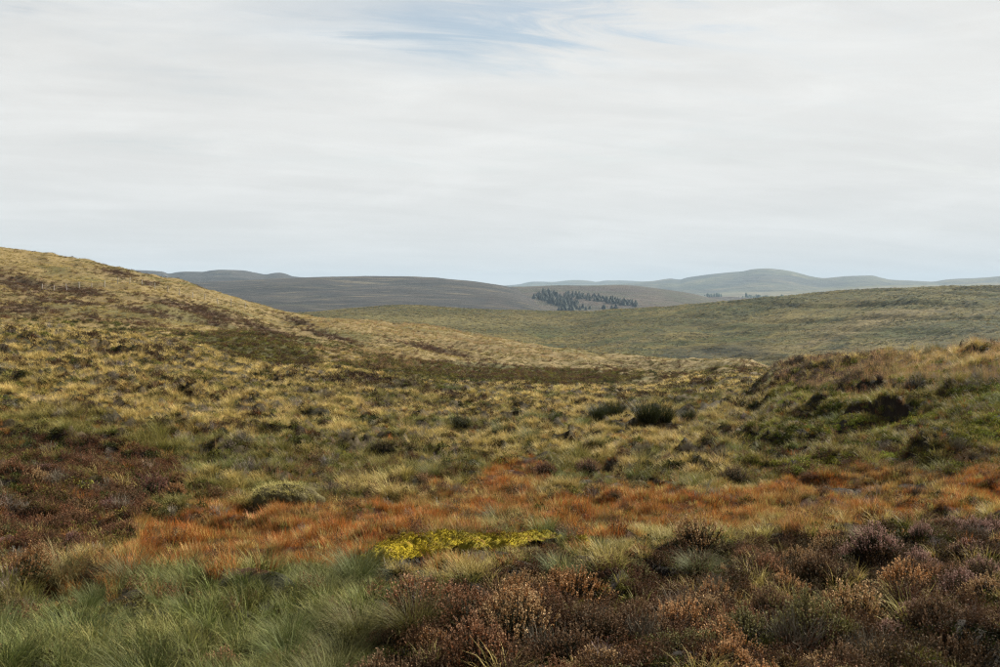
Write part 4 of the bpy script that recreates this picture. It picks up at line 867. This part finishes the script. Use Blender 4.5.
def hummock():
    p = ground_at(283, 503); root = empty('moss_hummock', p); tag(root, 'overhanging grassy hummock with a dark undercut face at the sedge edge', 'hummock')
    n1, n2 = 40, 16; V = []; T = []
    for j in range(n2 + 1):
        for i in range(n1):
            a = 2 * math.pi * i / n1; e = j / n2 * math.pi / 2; bulge = 1 + .12 * math.sin(3 * a + 1) + .08 * math.sin(5 * a)
            rr_ = math.cos(e) ** .7 * bulge * (0.86 + .14 * min(1, j / 5)); V.append((.50 * rr_ * math.cos(a), .38 * rr_ * math.sin(a), -.06 + .34 * math.sin(e) ** .9 + .02 * math.sin(9 * a + 4 * e)))
    V = np.array(V); V[:, 2] += .04 * fbm(V[:, 0] * 5, V[:, 1] * 5, 3, 71); V[:, 0] += .03 * perlin(V[:, 2] * 9, V[:, 1] * 9, 72)
    q = [(j * n1 + i, j * n1 + (i + 1) % n1, (j + 1) * n1 + (i + 1) % n1, (j + 1) * n1 + i) for j in range(n2) for i in range(n1)]
    m_ = NT('hummock_peat'); col = m_.mix(m_.noise(6, 6, .7), (.018, .013, .008), (.07, .06, .02)); mat = m_.end(m_.principled(col, .95, .1, m_.bump(m_.noise(25, 6, .7), 1, .04)))
    obj('mound', mesh_np('hummock_mound', V, [np.array(q)], [mat], None, True), root)
    g = np.random.default_rng(8); Bs = []
    for k in range(80):
        a = g.uniform(0, 6.28); rr_ = math.sqrt(g.uniform(0, 1)) * .92; x, y = .50 * rr_ * math.cos(a), .38 * rr_ * math.sin(a); zt = -.06 + .34 * max(0, 1 - rr_ ** 2.6) ** .6
        B = blades(26, .05, .13, .0022, .8, 1.5, 2000 + k); Bs.append((B[0] + np.array([x, y, zt]), B[1], B[2], B[3]))
    o = obj('grass_cap', part_mesh('hummock_grass', join(*Bs), M_GRASS_O), root); o.color = (.19, .16, .045, 1)
hummock()

def peat_pool():
    xs = np.arange(4.6, 8.4, .05); ys = np.arange(17.4, 19.8, .05); X, Y = np.meshgrid(xs, ys, indexing='ij'); Zg = near.height(X, Y)
    msk = zones(X, Y, Zg)['pool']; lv = np.percentile(Zg[msk], 60) + .02
    Z = np.full(X.shape, lv); idx = np.arange(X.size).reshape(X.shape); c = msk[:-1, :-1] & msk[1:, 1:] & msk[1:, :-1] & msk[:-1, 1:]
    q = np.stack([idx[:-1, :-1], idx[1:, :-1], idx[1:, 1:], idx[:-1, 1:]], -1)[c]; us, inv = np.unique(q, return_inverse=True)
    m_ = NT('bog_water'); mat = m_.end(m_.principled((.010, .008, .007), .8, .0, m_.bump(m_.noise(9, 6, .7), .9, .10)))
    o = obj('bog_pool', mesh_np('bog_pool', np.stack([X, Y, Z], -1).reshape(-1, 3)[us], [inv.reshape(-1, 4)], [mat], None, True)); tag(o, 'dark peaty bog pool glinting at the foot of the bank', 'pool', kind='structure')
    # wet mud lumps breaking the surface
    g = np.random.default_rng(3); m2 = NT('wet_peat'); mat2 = m2.end(m2.principled(m2.mix(m2.noise(8, 5), (.010, .008, .007), (.024, .02, .016)), .9, .05, m2.bump(m2.noise(30, 6, .7), 1, .03)))
    pts = np.argwhere(c); pts = pts[g.choice(len(pts), 34)]
    for k, (i, j) in enumerate(pts):
        n1 = 10; V = []; s = g.uniform(.07, .2)
        for e in (0, .5, 1.0, 1.35):
            for a in range(n1): aa = a / n1 * 6.283; rr_ = s * math.cos(e) * g.uniform(.8, 1.2); V.append((rr_ * math.cos(aa) * 1.5, rr_ * math.sin(aa), -.03 + .09 * math.sin(e) * g.uniform(.8, 1.2)))
        q2 = [(b * n1 + a, b * n1 + (a + 1) % n1, (b + 1) * n1 + (a + 1) % n1, (b + 1) * n1 + a) for b in range(3) for a in range(n1)]; cap = len(V); V.append((0, 0, .07))
        t2 = [(3 * n1 + a, 3 * n1 + (a + 1) % n1, cap) for a in range(n1)]
        o = obj('peat_clod', mesh_np('peat_clod', np.array(V), [np.array(q2), np.array(t2)], [mat2], None, True)); o.location = (X[i, j], Y[i, j], lv - .01)
        tag(o, 'wet black peat clod breaking the surface of the bog pool', 'peat clod', 'peat clods in the bog pool')
peat_pool()

# ------------------------------------------------------------------ fence on the left hill
def fence():
    m_ = NT('weathered_post'); mat = m_.end(m_.principled(m_.mix(m_.noise(12, 5, .6), (.16, .14, .12), (.26, .24, .21)), .85, .15))
    mw = NT('fence_wire'); wmat = mw.end(mw.principled((.25, .25, .25), .5, .5))
    us = [42, 54, 67, 79.5, 92, 105, 118, 130, 142.5, 155, 168, 179.5, 193, 205, 218, 231, 245]
    root = None; tops = []; n1 = 7; Vp = []
    for zt, rr_ in ((-.35, .05), (1.05, .047), (1.12, .03)):
        for i in range(n1): a = i / n1 * 6.283; Vp.append((rr_ * math.cos(a), rr_ * math.sin(a), zt))
    q = [(j * n1 + i, j * n1 + (i + 1) % n1, (j + 1) * n1 + (i + 1) % n1, (j + 1) * n1 + i) for j in range(2) for i in range(n1)]; cap = [(2 * n1 + i, 2 * n1 + (i + 1) % n1, 3 * n1) for i in range(n1)]; Vp.append((0, 0, 1.125))
    pm = mesh_np('fence_post', np.array(Vp), [np.array(q), np.array(cap)], [mat]); g = np.random.default_rng(4)
    for k, u in enumerate(us):
        az = math.atan((u - 500) / F); r = 186 + 8 * (u - 42) / 200 + g.normal(0, .5); x, y = math.sin(az) * r, math.cos(az) * r; z = float(near.height(np.array([x]), np.array([y]))[0])
        if root is None: root = empty('wire_fence', (x, y, z)); tag(root, 'old post and wire fence crossing the grassy hill', 'fence')
        o = obj('post', pm, root); o.location = (x - root.location.x, y - root.location.y, z - root.location.z); o.rotation_euler = (g.normal(0, .05), g.normal(0, .05), g.uniform(0, 6)); o.scale = (1.15, 1.15, float(g.uniform(.92, 1.1))); tops.append(np.array(o.location))
    for hh in (.35, .68, 1.0):
        P = np.array(tops) + np.array([0, 0, hh]); V = []; n_ = len(P)
        for p in P:
            for dx, dz in ((0, .003), (.003, -.002), (-.003, -.002)): V.append(p + np.array([0, dx, dz]))
        q = [(i * 3 + a, i * 3 + (a + 1) % 3, (i + 1) * 3 + (a + 1) % 3, (i + 1) * 3 + a) for i in range(n_ - 1) for a in range(3)]
        obj('wire', mesh_np('fence_wire', np.array(V), [np.array(q)], [wmat]), root)
fence()

# ------------------------------------------------------------------ conifer plantations
def conifer_parts(seed, H=17.0):
    g = np.random.default_rng(seed); n1 = 6; V = []
    for zt, rr_ in ((-1, .32), (H * .45, .2), (H * .95, .04)):
        for i in range(n1): a = i / n1 * 6.283; V.append((rr_ * math.cos(a), rr_ * math.sin(a), zt))
    q = [(j * n1 + i, j * n1 + (i + 1) % n1, (j + 1) * n1 + (i + 1) % n1, (j + 1) * n1 + i) for j in range(2) for i in range(n1)]
    tr = mesh_np('conifer_trunk', np.array(V), [np.array(q)], [M_BARK]); Bs = []
    for w in range(22):
        t = .06 + .93 * (w / 22) ** .9; rad = H * .55 * (1 - t) ** .75 * g.uniform(.75, 1.2) + .15; nb = 9
        a = g.uniform(0, 6.28) + np.arange(nb) / nb * 6.283 + g.normal(0, .2, nb); L_ = rad * g.uniform(.65, 1.2, nb); zb = H * t + g.normal(0, .15, nb)
        d = np.stack([np.cos(a), np.sin(a), np.full(nb, -.25)], -1); p0 = np.stack([0 * a, 0 * a, zb], -1); p1 = p0 + d * L_[:, None]
        sd_ = np.stack([-np.sin(a), np.cos(a), 0 * a], -1) * (L_ * .32)[:, None]; pm_ = p0 + d * (L_ * .55)[:, None]; dn = np.array([0, 0, -1]) * (L_ * .25)[:, None]
        Vb = np.stack([p0, pm_ + sd_ + dn, p1, pm_ - sd_ + dn, p0 + np.array([0, 0, .9]), pm_ + np.array([0, 0, .25])], 1).reshape(-1, 3); b0 = np.arange(nb)[:, None] * 6
        T = np.concatenate([b0 + np.array([[0, 1, 5]]), b0 + np.array([[1, 2, 5]]), b0 + np.array([[2, 3, 5]]), b0 + np.array([[3, 0, 5]])]); rn = np.repeat(g.uniform(0, 1, nb), 6)
        Bs.append((Vb, np.zeros((0, 4), int), T, np.stack([rn * 0, rn, rn * 0], -1)))
    return [('trunk', tr), ('crown', part_mesh('conifer_crown', join(*Bs), M_NEEDLE))]
mb = NT('conifer_bark'); M_BARK = mb.end(mb.principled((.06, .045, .035), .9, .1))
M_NEEDLE = leaf_material('conifer_needles', False, .1, .7, .15)
def plantations():
    pr = [conifer_parts(i, 15 + i) for i in range(4)]; g = np.random.default_rng(17)
    def place(u, v, s, lab, gp):
        az = math.atan((u - 500) / F); r = np.linspace(2320, 3480, 900); x, y = np.sin(az) * r, np.cos(az) * r; z = wooded.height(x, y); k = int(np.argmax(z >= float(slope_of(v)) * r))
        if k == 0: k = 40
        rz = g.uniform(0, 6.28); thing('conifer_tree', pr[int(g.integers(0, 4))], (x[k], y[k], z[k]), rz, float(s), ((.06, .045, .035), np.array([.020, .030, .014]) * g.uniform(.7, 1.4)), lab, 'tree', gp, ps=1.0)
    # left belt runs downhill; long belt runs right; scattered trees between
    for t in np.linspace(0, 1, 36):
        for row in range(4):
            if g.uniform() < .12: continue
            place(536 + 34 * t + g.normal(0, 1.2) + row * 2.6, 297.5 + 13 * t ** 1.1 - row * 1.9 + g.normal(0, .5), g.uniform(.5, .9), 'dark conifer in the plantation belt running down the brown hill', 'conifers of the downhill belt')
    for t in np.linspace(0, 1, 54):
        for row in range(3):
            if g.uniform() < .15: continue
            place(566 + 70 * t + g.normal(0, 1.0), 297 + 9.5 * t ** 1.2 - row * 1.5 + g.normal(0, .4), g.uniform(.38, .7), 'dark conifer in the long plantation belt across the brown hill', 'conifers of the long belt')
    for u, v in ((577,309),(580,310),(583,308),(586,310),(590,309),(573,311),(570,310.5),(603,308.5),(604.5,309),(612,309.5),(616,309.3),(559,311),(562,311.5),(566,311)):
        place(u, v, g.uniform(.5, .8), 'small conifer standing in the open strip between the plantation belts', 'conifers between the belts')
plantations()

def far_woods():
    g = np.random.default_rng(23); P = []
    for (u, v, a, b, n_, r) in ((758,299.5,15,1.8,150,5200),(800,298.5,16,1.6,140,5200),(715,296.5,8,.7,40,5600),(650,302,20,1.2,60,5000)):
        for _ in range(n_):
            uu = u + g.normal(0, a * .55); vv = v + g.normal(0, b * .5); P.append((uu, vv, r + g.normal(0, 120)))
    Vs, Qs = [], []; o = 0
    for uu, vv, r in P:
        az = math.atan((uu - 500) / F); x, y, z = math.sin(az) * r, math.cos(az) * r, float(slope_of(vv)) * r; h = g.uniform(9, 16); w = h * .45; n1 = 6
        for zt, k in ((-4, .7), (h * .35, 1), (h * .75, .7), (h, .1)):
            for i in range(n1): a = i / n1 * 6.283; f_ = g.uniform(.75, 1.2); Vs.append((x + w * k * f_ * math.cos(a), y + w * k * f_ * math.sin(a), z + zt * g.uniform(.9, 1.1)))
        Qs += [(o + j * n1 + i, o + j * n1 + (i + 1) % n1, o + (j + 1) * n1 + (i + 1) % n1, o + (j + 1) * n1 + i) for j in range(3) for i in range(n1)]; o = len(Vs)
    m_ = NT('far_wood_leaves'); mat = m_.end(m_.principled(m_.mix(m_.noise(.05, 4), (.028, .042, .020), (.055, .065, .03)), .9, .1))
    w_ = obj('far_woodland', mesh_np('far_woodland', np.array(Vs), [np.array(Qs)], [mat])); tag(w_, 'hazy far-off woods among the fields below the summit', 'woodland', kind='stuff')
far_woods()

# ------------------------------------------------------------------ air
def haze():
    HZ0 = -1.0 + min(float((np.array([v.co.z for v in o.data.vertices]) ).min()) for o in C.objects if o.type == 'MESH' and o.get('kind') == 'structure' and o.name not in ('moor_ground', 'grassy_hill'))
    HZ0 = min(HZ0, float(near.Z.min()) - 1, float(mid.Z.min()) - 1)
    x0, x1, y0, y1, z0, z1 = -16500, 16500, -16500, 16500, HZ0, 330
    V = np.array([(x, y, z) for z in (z0, z1) for y in (y0, y1) for x in (x0, x1)]); q = np.array([(0, 2, 3, 1), (4, 5, 7, 6), (0, 1, 5, 4), (2, 6, 7, 3), (0, 4, 6, 2), (1, 3, 7, 5)])
    m_ = NT('haze_air'); pv = m_.n('ShaderNodeVolumePrincipled'); pv.inputs['Color'].default_value = (0.25, 0.343, 0.445, 1); pv.inputs['Density'].default_value = 0.62e-4; pv.inputs['Anisotropy'].default_value = 0.0
    m_.nt.links.new(pv.outputs[0], m_.out.inputs['Volume'])
    o = obj('haze', mesh_np('haze', V, [q], [m_.mat])); tag(o, 'thin blue haze filling the air over the moor and hills', 'haze', kind='stuff')
haze()
print('objects', len(bpy.data.objects))
